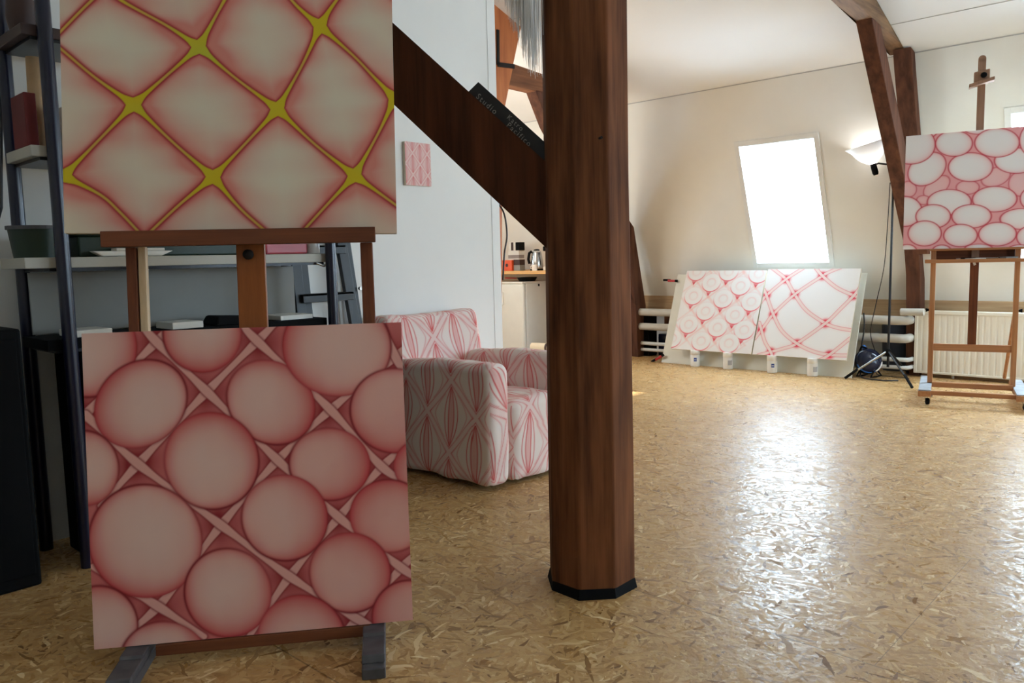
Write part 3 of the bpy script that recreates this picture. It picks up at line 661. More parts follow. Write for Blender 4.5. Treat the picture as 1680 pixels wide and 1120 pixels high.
for xx in (-.335, .374):
    MB().bar((xx, yb(1.1, .075), 1.1), (xx, .53, .06), .026, .026).build('back_strut', M['easel_dark'], ez, .003)

# ================================================================= right easel
A2 = rad(14.5); O2 = Vector((-1.6, 7.0, 0))
def re(x, y, z): return O2+Vector((math.cos(A2)*x-math.sin(A2)*y, math.sin(A2)*x+math.cos(A2)*y, z))
painting('canvas_painting', 'painting of white bubbles with crimson outlines on the beech easel by the radiator', re(0, -.058, 1.197), (-rad(2), 0, A2), 1.008, .89, .03, paint_bubbles, 330)
e2 = thing('studio_easel', 'oiled beech studio easel on castors in front of the radiator', 'easel', tuple(O2), (0, 0, A2))
def ebox(name, x0, x1, y0, y1, z0, z1, m, bev=.003): return MB().box(x0, x1, y0, y1, z0, z1).build(name, m, e2, bev)
ebox('upright', -.305, -.268, -.02, .02, .128, 1.195, M['easel_light'])
ebox('upright', .262, .298, -.02, .02, .128, 1.195, M['easel_light'])
ebox('mast', -.033, .027, -.006, .018, .44, 1.12, M['easel_dark'])
MB().box(-.026, .026, .006, .03, 1.12, 2.62).lathe([(.026, 0), (.026, .024)], (0, .030, 2.62), 20, (0, -1, 0)).build('sliding_mast', M['mast'], e2, .002)
cl = MB().hexa([(-.052, -.03, 2.43), (.052, -.03, 2.455), (.052, .04, 2.455), (-.052, .04, 2.43), (-.052, -.03, 2.52), (.052, -.03, 2.535), (.052, .04, 2.535), (-.052, .04, 2.52)])
cl.build('top_clamp', M['mast'], e2, .006)
MB().hexa([(-.083, -.06, 2.405), (.083, -.06, 2.445), (.083, .03, 2.445), (-.083, .03, 2.405), (-.083, -.06, 2.43), (.083, -.06, 2.47), (.083, .03, 2.47), (-.083, .03, 2.43)]).build('clamp_lip', M['mast'], e2, .003)
MB().lathe([(.0, 0), (.02, 0), (.022, .012), (.015, .022), (0, .022)], (.012, -.03, 2.49), 16, (0, -1, 0), False).build('clamp_knob', M['black'], e2, smooth=True)
ebox('painting_ledge', -.315, .335, -.085, .03, 1.180, 1.1965, M['easel_light_x'])
ebox('tool_tray', -.345, .335, -.10, .06, 1.085, 1.113, M['easel_light_x'])
ebox('tray_back', -.272, .262, .018, .032, 1.113, 1.19, M['easel_dark_x'])
ebox('cross_bar', -.268, .262, -.012, .012, .388, .444, M['easel_light_x'])
for xx in (-.287, .280):
    MB().tube([(xx+(-.044 if xx < 0 else .044), 0, .712), (xx+(-.02 if xx < 0 else .02), 0, .712)], [.016, .008], 10).build('knob', M['black'], e2)
    MB().tube([(xx+(.0 if xx > 0 else -.012), .025, .73), (xx-(.03 if xx > 0 else -.0), .42, .13)], .0135, 10).build('back_strut', M['easel_light'], e2)
for s, xx in ((-1, -.315), (1, .325)):
    MB().box(xx-.045, xx+.045, -.40, .40, .075, .118).build('runner', M['easel_light_y'], e2, .004)
    MB().box(xx-.043, xx+.043, -.392, .39, .118, .126).build('runner_top', M['runner_grey'], e2, .002)
    for yy in (-.33, .33):
        wm = MB().lathe([(.0, -.011), (.024, -.011), (.027, 0), (.024, .011), (0, .011)], (xx+.02, yy+.02, .027), 18, (1, .3, 0), False)
        wo = wm.build('castor_wheel', M['black'], e2, smooth=True)
        MB().box(xx-.012, xx+.055, yy-.035, yy+.045, .068, .075).hexa([(xx+.003, yy+.005, .028), (xx+.007, yy+.005, .028), (xx+.007, yy+.035, .028), (xx+.003, yy+.035, .028), (xx+.0, yy-.03, .07), (xx+.004, yy-.03, .07), (xx+.004, yy+.04, .07), (xx, yy+.04, .07)]).hexa([(xx+.036, yy+.005, .028), (xx+.04, yy+.005, .028), (xx+.04, yy+.035, .028), (xx+.036, yy+.035, .028), (xx+.036, yy-.03, .07), (xx+.04, yy-.03, .07), (xx+.04, yy+.04, .07), (xx+.036, yy+.04, .07)]).build('castor_fork', M['steel'], wo)
ebox('base_bar', -.27, .28, -.37, -.335, .085, .118, M['easel_light_x'])
ebox('base_bar', -.27, .28, -.06, -.02, .10, .140, M['easel_light_x'])
# things lying in the tool tray
for pts, r, m, lb, nm, ct in ((((-.10, -.05, 1.1185), (.02, -.03, 1.1185)), .0045, 'black', 'thin black pencil lying in the tray of the beech easel', 'pencil', 'pencil'),
                  (((.0, -.062, 1.1175), (.15, -.05, 1.1175)), .004, 'steel', 'slim metal palette knife in the tray of the beech easel', 'palette_knife', 'palette knife')):
    tag(MB().tube([re(*p) for p in pts], r, 8).build(nm, M[m]), lb, ct)
tag(MB().prism([re(-.13, -.01, 1.1135), re(-.02, -.08, 1.1135), re(.07, -.06, 1.1135), re(-.02, .0, 1.1135)], (0, 0, .004)).build('paper_sheet', M['white_card']), 'crumpled white paper in the tray of the beech easel', 'paper')
tag(MB().prism([re(.16, -.02, 1.1135), re(.20, -.08, 1.1135), re(.28, -.06, 1.1135), re(.24, .0, 1.1135)], (0, 0, .012)).build('cleaning_rag', M['grey_panel'], bevel=.004), 'folded grey rag in the tray of the beech easel', 'rag')
# paint blob on mast
MB().obox((-.004, -.0075, 1.075), (.008, 0, .004), (0, .001, 0), (-.004, 0, .012)).build('paint_spot', M['white_paint'], e2, .001)

# ================================================================= board with two paintings on jars
bd_ = MB().hexa([(-4.835, 7.62, .0), (-2.745, 7.62, .0), (-2.745, 7.637, .0), (-4.835, 7.637, .0), (-4.835, 7.62+.972*T20, .972), (-2.745, 7.62+.979*T20, .979), (-2.745, 7.637+.979*T20, .979), (-4.835, 7.637+.972*T20, .972)]).build('painting_board', M['board'], bevel=.003)
tag(bd_, 'wide white board leaning under the left skylight behind two paintings', 'board')
painting('canvas_painting', 'painting with red-rimmed rings in a lozenge grid, leaning on the white board', (-4.657, 7.540, .1745), (-rad(22), 0, 0), .938, .908, .02, paint_rings, 300, 0.)
painting('canvas_painting', 'painting of curved pink bands with red crossings, leaning on the white board', (-3.706, 7.542, .1745), (-rad(22), 0, 0), .938, .918, .02, paint_curves, 300, 0.)
def jar():
    t = thing('paint_jar', '', 'jar', group='white jars propping up two paintings')
    MB().lathe([(.044, 0), (.049, .004), (.049, .118), (.045, .124), (.045, .126)], n=28).build('jar_body', M['white_plastic'], t, smooth=True)
    MB().lathe([(.048, .126), (.050, .128), (.050, .170), (.047, .1745)], n=28).build('lid', M['white_plastic'], t, smooth=True)
    return t
def patch(parent, m, a0, a1, z0, z1, r=.0496, name='paper_label'):   # curved label on the jar's side (angles around z)
    vs = []; n = 8
    for k in range(n+1):
        a = rad(a0+(a1-a0)*k/n)
        for rr in (r, r-.0008): vs += [(rr*math.cos(a), rr*math.sin(a), z0), (rr*math.cos(a), rr*math.sin(a), z1)]
    fs = []
    for k in range(n): b = k*4; fs += [(b, b+4, b+5, b+1), (b+2, b+3, b+7, b+6), (b+1, b+5, b+7, b+3), (b, b+2, b+6, b+4)]
    return MB().add(vs, fs).build(name, m, parent)
J = [((-4.37, 7.556), 1, 'white jar with small blue label under the ring painting, furthest from the lamp'), ((-3.985, 7.556), 0, 'plain white jar with grey print under the ring painting, second from the clamps'),
     ((-3.50, 7.556), 1, 'white jar with small blue label under the painting of curved bands'), ((-3.09, 7.556), 0, 'white jar with pale grey print under the painting of curved bands, nearest the lamp')]
proto = jar()
for i, ((x, y), bl, lb) in enumerate(J):
    if i == 0: o = proto
    else:
        o = proto.copy(); COL.objects.link(o)
        for ch in [c_ for c_ in proto.children if c_.name.startswith(('jar_body', 'lid'))]:
            d = ch.copy(); COL.objects.link(d); d.parent = o
    o.location = (x, y, 0); o['label'] = lb
    if bl:
        lbm = patch(o, M['label_blue'], -75, -40, .058, .096)
        patch(o, M['white_plastic'], -70, -45, .073, .079, .0500, 'label_writing')
    else: patch(o, M['label_grey'], -62, -5, .045, .095)
# quick clamps hooked on the board's left edge
for (x, z, rz, lb) in ((-4.90, .905, 0, 'red and black clamp on the upper edge of the white board'), (-4.875, .045, -32, 'red and black clamp at the foot of the white board')):
    y = 7.62+z*T20
    t = thing('hand_clamp', lb, 'clamp', (x, y-.012, z), (0, rad(rz), 0), 'clamps on the white board')
    MB().bar((-.10, 0, .006), (-.01, 0, .006), .026, .024, (0, 1, 0)).build('jaw', M['black'], t, .004)
    MB().bar((-.035, -.012, .0), (.075, -.012, -.004), .020, .026, (0, 1, 0)).build('grip', M['red'], t, .005)
    MB().bar((.06, -.012, -.002), (.09, -.012, -.003), .022, .028, (0, 1, 0)).build('grip_end', M['black'], t, .004)

# ================================================================= pipes, radiator, bins
def hpipe(name, x0, x1, y, z, r, m, label): return tag(MB().tube([(x0, y, z), (x1-.05, y, z), (x1-.012, y+.012, z), (x1, y+.05, z), (x1, 8.11, z)], r, 16).build(name, M[m], smooth=True), label, 'pipe', 'heating pipes along the knee wall')
hpipe('heating_pipe', -5.36, -2.372, 7.95, .533, .043, 'insul', 'thick lagged heating pipe behind the white board, topmost of four')
hpipe('heating_pipe', -5.36, -2.372, 7.95, .362, .042, 'insul', 'thick lagged heating pipe behind the white board, second from the top')
hpipe('heating_pipe', -5.40, -2.35, 7.97, .160, .021, 'pipe', 'thin white heating pipe near the floor, the upper of two')
hpipe('heating_pipe', -5.40, -2.35, 7.97, .085, .019, 'pipe', 'thin white heating pipe closest to the floor')
tag(MB().tube([(-2.42, 7.95, .615), (-2.22, 7.95, .618)], .034, 14).build('pipe_valve', M['insul'], smooth=True), 'short lagged pipe end above the radiator corner', 'pipe')
rd = thing('radiator', 'white ribbed panel radiator behind the beech easel', 'radiator', (0, 0, 0))
rm = MB(); x = -2.32; n = 40; x1 = -.30; pts = []
step = (x1-x)/n
for k in range(n): pts += [(x+k*step, 8.055), (x+k*step+step*.2, 8.0585), (x+k*step+step*.34, 8.0585), (x+k*step+step*.54, 8.055)]
pts.append((x1, 8.055)); poly = [(a, b, .05) for a, b in pts] + [(x1, 8.075, .05), (x, 8.075, .05)]
rm.prism(poly, (0, 0, .545)); rm.build('front_panel', M['rad'], rd)
MB().box(-2.325, -.295, 8.045, 8.13, .590, .625).build('top_grille', M['rad'], rd, .006)
MB().box(-2.325, -2.30, 8.045, 8.13, .035, .59).build('side_panel', M['rad'], rd, .004)
MB().box(-2.32, -.30, 8.05, 8.07, .035, .055).build('bottom_edge', M['rad'], rd, .003)
for xx in (-2.0, -1.0): MB().tube([(xx, 8.10, .0), (xx, 8.10, .06)], .011, 10).build('supply_pipe', M['pipe'], rd)
struct(MB().box(-2.28, XR, 8.14, 8.17, 0, .53).build('baseboard_window_side', M['plank']))
bn_ = thing('waste_bin', 'tall blue-grey plastic bin behind the pipes next to the crooked post', 'bin', (-2.60, 8.38, 0))
MB().lathe([(.105, 0), (.132, .66), (.126, .66), (.10, .01)], n=32, closed=False).lathe([(.0, .004), (.104, .004)], n=32, closed=False).build('bin_body', M['bin'], bn_, smooth=True)
MB().lathe([(.131, .655), (.142, .655), (.142, .69), (.125, .69)], n=32, closed=False).build('rim', M['bin'], bn_)
tag(MB().box(-5.46, -5.26, 8.02, 8.2, 0, .52).box(-5.47, -5.25, 8.01, 8.21, .50, .545).build('storage_crate', M['black'], bevel=.006), 'black crate at the foot of the truss post, left of the white board', 'crate')
tag(MB().box(-5.22, -4.87, 8.16, 8.36, 0, .26).build('toolbox', M['navy'], bevel=.012), 'low dark blue toolbox behind the pipes left of the white board', 'toolbox')
tag(MB().box(-5.14, -4.94, 8.17, 8.2, .30, .50).build('wooden_block', M['timber_truss'], bevel=.003), 'short brown wooden block behind the lagged pipes', 'block')

# ================================================================= uplight floor lamp
lp = thing('floor_lamp', 'tall black tripod floor lamp with glowing white bowl', 'lamp', (-2.445, 7.70, 0))
MB().tube([(0, 0, .12), (0, 0, .26), (.003, 0, 1.0), (.006, 0, 1.88)], [.012, .011, .0105, .009], 12).build('pole', M['black_metal'], lp, smooth=True)
for k, (fx, fy) in enumerate(((-.32, -.19), (.325, -.385), (.06, .42))):
    MB().tube([(0, 0, .27), (fx*.97, fy*.97, .022), (fx, fy, .010)], [.010, .009, .012], 10).build('leg', M['steel'] if k == 0 else M['black_metal'], lp, smooth=True)
    MB().tube([(fx*.70, fy*.70, .27-.245*.70), (fx, fy, .011)], [.0125, .0125], 10).build('rubber_foot', M['black'], lp)
MB().lathe([(.018, .22), (.024, .235), (.024, .275), (.016, .29)], n=14).build('hub', M['black'], lp, smooth=True)
axis = Vector((-.20, -.20, .90)).normalized(); b0 = Vector((-.150, 0, 1.90))
MB().lathe([(.020, -.02), (.027, 0), (.027, .085), (.022, .095)], b0, 18, axis).build('socket', M['black'], lp, smooth=True)
MB().tube([b0+axis*.075, b0+axis*.085+Vector((.05, 0, .0)), Vector((.0, 0, 1.955)), Vector((.006, 0, 1.87))], .009, 10).build('arm', M['black_metal'], lp, smooth=True)
prof = [(.028, .085), (.05, .10), (.095, .135), (.125, .175), (.150, .225), (.195, .275), (.191, .277), (.146, .229), (.121, .179), (.091, .139), (.046, .106)]
MB().lathe(prof, b0, 40, axis, False).build('lamp_shade', M['opal'], lp, smooth=True)
MB().lathe([(.0, .10), (.02, .11), (.034, .15), (.030, .18), (.0, .198)], b0, 18, axis, False).build('bulb', M['bulb'], lp, smooth=True)
cp = [(-2.46, 7.68, 1.80), (-2.475, 7.69, 1.45), (-2.50, 7.70, 1.05), (-2.57, 7.72, .70), (-2.64, 7.80, .42), (-2.62, 7.90, .20), (-2.60, 7.86, .03), (-2.50, 7.88, .008), (-2.40, 7.86, .008), (-2.30, 7.84, .008)]
tag(MB().tube([tuple(v) for v in catmull(cp, 8)], .004, 7).build('lamp_cable', M['cord'], smooth=True), 'thin black cable hanging loosely beside the floor lamp', 'cable')
cp = [(-2.735, 7.88, .60), (-2.72, 7.86, .45), (-2.725, 7.80, .25), (-2.72, 7.78, .05), (-2.66, 7.66, .008), (-2.52, 7.60, .008), (-2.42, 7.60, .008), (-2.34, 7.66, .008)]
tag(MB().tube([tuple(v) for v in catmull(cp, 8)], .007, 7).build('power_cable', M['cord'], smooth=True), 'thicker black cable looping on the floor at the right end of the white board', 'cable')
ap_ = thing('round_appliance', 'small round dark blue appliance on black wire feet under the floor lamp', 'appliance', (-2.66, 7.80, 0))
MB().lathe([(.0, -.085), (.05, -.083), (.10, -.06), (.122, -.015), (.122, .03), (.105, .06), (.06, .085), (0, .09)], (0, 0, .145), 32, (.5, -.75, .25), False).build('housing', M['navy'], ap_, smooth=True)
ax = Vector((.5, -.75, .25)).normalized(); u = ax.orthogonal().normalized(); v_ = ax.cross(u); cc = Vector((0, 0, .145))+ax*.048
def arc(a0, a1, r): return [cc+(u*math.cos(rad(a))+v_*math.sin(rad(a)))*r for a in range(a0, a1+1, 8)]
ring = arc(0, 360, .112)
lowest = min(range(0, 360, 8), key=lambda a: (u*math.cos(rad(a))+v_*math.sin(rad(a))).z)
MB().tube(arc(lowest-75, lowest+25, .111), .0075, 8).build('blue_band', M['blue'], ap_, smooth=True)
MB().tube(arc(lowest+25, lowest+85, .111), .009, 8).build('white_band', M['white_plastic'], ap_, smooth=True)
MB().lathe([(.0, 0), (.018, 0), (.022, .03), (.012, .045), (0, .045)], Vector((-.035, .02, .255)), 14, (-.4, 0, 1), False).build('handle_knob', M['blue'], ap_, smooth=True)
MB().tube([(-.075, -.01, .235), (-.06, 0, .285), (-.02, 0, .275), (0, .01, .25)], .010, 8).build('handle', M['black'], ap_, smooth=True)
for fx in (-.055, .075):
    MB().tube([(fx, -.055, .06), (fx-.01, -.10, .010), (fx+.01, -.02, .008), (fx+.03, .07, .010), (fx, .05, .06)], .0075, 8).build('wire_foot', M['black'], ap_, smooth=True)

# ================================================================= armchair under a loose painted cover
ch = thing('armchair', 'low armchair under a cream cover painted with red leaf shapes, against the partition', 'armchair', (-3.25, 3.225, 0))
def soft_box(name, x0, x1, y0, y1, z0, z1, r, step=.0052, wob=.006, shear=None, off=(0, 0), bottom=False):
    """rounded, slightly creased box whose faces carry the leaf pattern"""
    lo = np.array([x0, y0, z0]); hi = np.array([x1, y1, z1]); n = np.maximum(3, np.ceil((hi-lo)/step).astype(int)+1)
    objs_p, objs_c, faces, base = [], [], [], 0
    for ax in range(3):
        for sgn in (0, 1):
            if ax == 2 and sgn == 0 and not bottom: continue
            a, b = [k for k in range(3) if k != ax]
            A, B = np.meshgrid(np.linspace(lo[a], hi[a], n[a]), np.linspace(lo[b], hi[b], n[b]))
            P = np.zeros((A.size, 3)); P[:, a] = A.ravel(); P[:, b] = B.ravel(); P[:, ax] = (lo, hi)[sgn][ax]
            C = np.clip(P, lo+r, hi-r); D = P-C; L = np.linalg.norm(D, axis=1)[:, None]; L[L == 0] = 1
            Q = C + D/L*r
            # creases
            w_ = np.array([noise.noise(Vector(p)*5.0+Vector((off[0]*9, 0, 0))) + .6*noise.noise(Vector((p[0]*14, p[1]*14, p[2]*6))+Vector((3, 7, off[0]))) for p in Q])
            Q = Q + (D/L)*(w_*wob)[:, None]
            if shear is not None: Q = shear(Q)
            # pattern coordinates: wrap continuously over the edges
            if ax == 0: u_, v_2 = P[:, 1], P[:, 2]
            elif ax == 1: u_, v_2 = P[:, 0], P[:, 2]
            else: u_, v_2 = P[:, 0] if (hi-lo)[0] < (hi-lo)[1]*0 else P[:, 1], P[:, 2]+((hi[0]-P[:, 0]) if name in ('seat', 'arm') else (P[:, 0]-lo[0])*1.)
            if name == 'arm' and ax == 2: u_, v_2 = P[:, 0], hi[2]+(P[:, 1]-lo[1])
            if name == 'arm' and ax == 0: u_, v_2 = P[:, 1]*.8+P[:, 2]*.35, P[:, 2]*.7-P[:, 1]*.5
            wv = .012*np.sin(v_2*9+off[0]*5); wu = .010*np.sin(u_*11)
            c_ = leaf_pattern(u_+wv+off[0], v_2+wu+off[1], .375, .395)
            objs_p.append(Q); objs_c.append(c_)
            idx = np.arange(A.size).reshape(A.shape)+base
            f = np.stack([idx[:-1, :-1], idx[:-1, 1:], idx[1:, 1:], idx[1:, :-1]], -1).reshape(-1, 4)
            flip = (ax in (0, 2)) == (sgn == 0)
            faces.append(f[:, ::-1] if flip else f); base += A.size
    P = np.concatenate(objs_p); C_ = np.concatenate(objs_c); F = np.concatenate(faces)
    # weld the shared edge points
    key = np.round(P*4000).astype(np.int64); _, first, inv = np.unique(key, axis=0, return_index=True, return_inverse=True)
    P = P[first]; C_ = C_[first]; F = inv.reshape(-1)[F]
    F = F[(F[:, 0] != F[:, 1]) & (F[:, 1] != F[:, 2]) & (F[:, 2] != F[:, 3]) & (F[:, 3] != F[:, 0])]
    me = bpy.data.meshes.new(name); me.vertices.add(len(P)); me.vertices.foreach_set('co', P.astype(np.float32).ravel())
    me.loops.add(F.size); me.polygons.add(len(F)); me.loops.foreach_set('vertex_index', F.ravel().astype(np.int32)); me.polygons.foreach_set('loop_start', np.arange(0, F.size, 4, dtype=np.int32))
    me.update(); me.validate(); set_paint(me, C_); me.materials.append(M['fabric'])
    me.polygons.foreach_set('use_smooth', np.ones(len(me.polygons), bool))
    o = bpy.data.objects.new(name, me); COL.objects.link(o); o.parent = ch
    return o
def flare(y_out):
    def f(Q):
        t = np.clip((.60-Q[:, 2])/.60, 0, 1)
        Q = Q.copy()
        Q[:, 2] -= .035*np.clip((-.05-Q[:, 0])/.4, 0, 1)*np.clip((Q[:, 2]-.4)/.25, 0, 1)   # arm top dips towards the back
        hem = np.clip((.10-Q[:, 2])/.10, 0, 1)
        Q[:, 1] += y_out*(.02*t + .010*hem*np.sin(Q[:, 0]*21)); Q[:, 0] += .012*t*(Q[:, 0] > .3) + .008*hem*np.sin(Q[:, 1]*25)
        return Q
    return f
soft_box('arm', -.42, .425, -.375, -.215, .012, .660, .055, shear=flare(-1), off=(.06, .02))
soft_box('arm', -.42, .425, .215, .375, .012, .660, .055, shear=flare(1), off=(.21, .1))
def back_lean(Q):
    Q = Q.copy(); t = np.clip((Q[:, 2]-.35)/.5, 0, 1); Q[:, 0] -= .10*t; Q[:, 2] -= .008*np.cos(Q[:, 1]*5); return Q
soft_box('backrest', -.465, -.30, -.375, .375, .02, .885, .05, shear=back_lean, off=(.03, .05), wob=.004)
def seat_f(Q):
    Q = Q.copy(); Q[:, 2] += .018*np.clip(1-(Q[:, 1]/.2)**2, 0, 1)*(Q[:, 2] > .3); hem = np.clip((.12-Q[:, 2])/.12, 0, 1); Q[:, 0] += .014*np.sin(Q[:, 1]*24+1)*hem*(Q[:, 0] > .3); return Q
soft_box('seat', -.34, .440, -.222, .222, .012, .445, .05, shear=seat_f, off=(.10, .0), wob=.008)
# small painting on the partition
painting('wall_picture', 'small pink leaf-pattern canvas hanging on the white partition', (PX+.0235, 3.182, 1.662), (0, 0, rad(90)), .205, .262, .022, lambda P: leaf_pattern(P[:, 0]*.20, P[:, 1]*.26, .115, .13, (.80, .60, .56), (.68, .20, .20), .42)*np.array([.98, .92, .92]), 110, 0.)

# ================================================================= shelving with its contents, left
sh = thing('shelving_unit', 'dark blue tube shelving against the partition behind the front easel', 'shelving')
for (x, y) in ((-3.40, 1.093), (-3.40, 2.322), (-3.76, 1.05), (-3.76, 2.285)):
    MB().tube([(x, y, 0), (x, y, 2.5)], .0265, 14).build('post', M['blue_metal'], sh, smooth=True)
for z, y0, y1 in ((1.226, .98, 2.318), (1.652, .98, 2.318), (.905, .98, 2.30), (2.10, .98, 2.318)):
    MB().box(-3.735, -3.425, 1.02 if z != 1.226 else .965, y1, z-.021, z+.021).build('shelf', {.905: M['black_gap'], 2.10: M['brown']}.get(z, M['shelf_board']), sh, .003)
    MB().box(-3.74, -3.43, 1.05, 2.30, z-.034, z-.021).build('shelf_rail', M['black_metal'], sh)
MB().tube([(-3.42, 2.25, 1.20), (-3.415, 2.29, 1.185), (-3.41, 2.312, 1.20)], .006, 6).build('bracket', M['steel'], sh)
MB().tube([(-3.43, 1.12, 1.20), (-3.425, 1.125, 1.185)], .005, 6).build('bracket', M['steel'], sh)
tag(MB().box(-3.725, -3.712, 1.055, 2.30, .93, 1.188).build('grey_board', M['grey_panel'], bevel=.002), 'blue-grey board standing at the back of the shelving below the main shelf', 'board')
# on the main shelf (top 1.247)
ZS = 1.2475
tag(MB().box(-3.68, -3.50, 1.185, 1.90, ZS, ZS+.085).box(-3.69, -3.49, 1.175, 1.91, ZS+.085, ZS+.10).build('green_crate', M['green'], bevel=.008), 'long dark green crate on the main shelf', 'crate')
bw = thing('bowl', 'shallow white dish on the main shelf in front of the green crate', 'dish', (-3.457, 1.375, ZS))
MB().hexa([(-.02, -.12, 0), (.018, -.12, 0), (.018, .12, 0), (-.02, .12, 0), (-.028, -.16, .022), (.026, -.16, .022), (.026, .17, .022), (-.028, .17, .022)]).build('dish_body', M['white_plastic'], bw, .006)
MB().box(-.03, .028, -.07, .13, .022, .034).build('dish_lid', M['white_card'], bw, .003)
tag(MB().lathe([(.03, 0), (.042, .02), (.045, .06), (.03, .085)], (-3.50, 1.955, ZS), 18).build('plastic_tub', M['clear'], smooth=True), 'small cloudy plastic tub between the green crate and red box', 'tub')
rb = thing('red_box', 'raspberry red plastic box at the right end of the main shelf', 'box', (-3.55, 2.10, ZS))
MB().box(-.09, .09, -.10, .13, 0, .075).build('box_body', M['pinkred'], rb, .008)
MB().box(-.095, .095, -.105, .135, .072, .09).build('lid', M['pinkred'], rb, .004)
tag(MB().lathe([(.032, 0), (.036, .004), (.036, .07), (.03, .08)], (-3.47, 2.265, ZS), 18).build('plastic_tub', M['clear'], smooth=True), 'small cloudy plastic cup beside the right front post of the shelving', 'tub')
bk = thing('bucket', 'dark bucket with a pale rim at the left end of the main shelf', 'bucket', (-3.58, 1.06, ZS))
MB().lathe([(.085, 0), (.10, .12), (.095, .12), (.08, .006)], n=26, closed=False).build('bucket_body', M['green'], bk, smooth=True)
MB().lathe([(.098, .112), (.106, .112), (.106, .126), (.096, .126)], n=26, closed=False).build('rim', M['foot_grey'], bk)
# on the upper shelf (top 1.673)
ZU = 1.6735
tag(MB().box(-3.62, -3.46, 1.02, 1.062, ZU, ZU+.20).build('red_folder', M['dark_red'], bevel=.003), 'dark red folder upright on the upper shelf between the left posts', 'folder')
tag(MB().box(-3.50, -3.44, 1.15, 1.27, ZU, ZU+.16).build('white_box', M['white_card'], bevel=.003), 'small white box on the upper shelf behind the left front post', 'box')
tag(MB().tube([(-3.60, 1.105, ZU+.006), (-3.575, 1.105, ZU+.36)], .032, 14).build('paper_roll', M['beige'], smooth=True), 'brown paper roll leaning on the upper shelf', 'paper roll')
tag(MB().tube([(-3.66, .99, 2.4), (-3.66, 1.0, 2.1), (-3.64, .985, 1.75), (-3.67, .97, 1.45), (-3.70, .93, 1.30), (-3.72, .90, 1.15)], .006, 6).build('black_cable', M['cord']), 'black cable dangling at the left side of the shelving', 'cable')
tag(MB().lathe([(.0, 0), (.045, .0), (.055, .05), (.05, .12), (.0, .14)], (-3.57, 1.07, 2.122), 16, closed=False).build('jar', M['brown'], smooth=True), 'dark brown jar on the topmost shelf at the left', 'jar')
# on the lower shelf (top .926)
ZL = .9265
tag(MB().box(-3.62, -3.44, 1.125, 1.27, ZL, ZL+.028).build('white_tray', M['white_card'], bevel=.003), 'flat white tray on the lower shelf beside the left front post', 'tray')
tag(MB().hexa([(-3.6, 1.72, ZL), (-3.44, 1.72, ZL), (-3.44, 1.98, ZL), (-3.6, 1.98, ZL), (-3.58, 1.74, ZL+.045), (-3.46, 1.74, ZL+.045), (-3.46, 1.96, ZL+.03), (-3.58, 1.96, ZL+.03)]).build('pencil_case', M['black'], bevel=.01), 'black soft pouch on the lower shelf behind the easel mast', 'pouch')
tag(MB().box(-3.61, -3.44, 1.52, 1.66, ZL, ZL+.03).build('card_box', M['white_card'], bevel=.003), 'pale grey card box on the lower shelf, left of the black pouch', 'box')
tag(MB().box(-3.66, -3.46, 2.06, 2.24, ZL, ZL+.022).build('paper_stack', M['white_card'], bevel=.001), 'stack of white paper at the right end of the lower shelf', 'paper')
# under the shelving: black boxes
tag(MB().box(-3.71, -3.40, 1.125, 1.66, 0, .86).build('storage_box', M['black'], bevel=.01), 'large black box on the floor under the left half of the shelving', 'box')
tag(MB().box(-3.71, -3.40, 1.69, 2.26, 0, .84).build('storage_box', M['black'], bevel=.01), 'large black box on the floor under the right half of the shelving', 'box')
cb = thing('black_cabinet', 'low black cabinet at the left edge, beside the shelving', 'cabinet', (-3.56, .56, 0))
MB().box(-.22, .215, -.46, .35, 0, .985).build('cabinet_body', M['black'], cb, .01)
MB().box(.215, .225, -.44, .33, .05, .95).build('door', M['black'], cb, .004)
tag(MB().tube([(-3.62, .80, 1.02), (-3.58, .84, 1.04), (-3.60, .87, 1.02), (-3.64, .86, 1.01), (-3.60, .82, 1.01)], .018, 8).build('white_rag', M['white_card'], smooth=True), 'crumpled white rag on top of the black cabinet', 'rag')
# folded stepladder leaning on the partition
ld = thing('stepladder', 'dark grey folded stepladder leaning on the partition beside the shelving', 'stepladder')
def lx(z, o=0.): return -3.655-(z/1.3)*.115+o
for nm, yb0, yb1, o, w, d in (('rail', 2.352, 2.342, 0, .030, .058), ('rail', 2.765, 2.645, 0, .030, .062), ('rear_rail', 2.430, 2.420, -.045, .02, .044), ('rear_rail', 2.80, 2.715, -.045, .02, .048)):
    k = (1.62-.01)/1.3
    MB().bar((lx(.01, o), yb0, .01), (lx(1.62, o), yb0+(yb1-yb0)*k, 1.62), w, d, (1, 0, 0)).build(nm, M['ladder'], ld, .003)
for z in (.28, .53, .78, 1.030, 1.29, 1.52):
    y0 = 2.345; y1 = 2.765-.12*z/1.3
    MB().box(lx(z)-.03, lx(z)+.045, y0, y1, z-.006, z+.006).box(lx(z)+.039, lx(z)+.045, y0, y1, z-.04, z+.006).build('tread', M['ladder'], ld, .002)
MB().lathe([(.010, 0), (.012, .006), (.012, .02)], (lx(1.04, -.03), 2.765, 1.05), 12, (1, 0, 0)).build('rivet', M['steel'], ld)

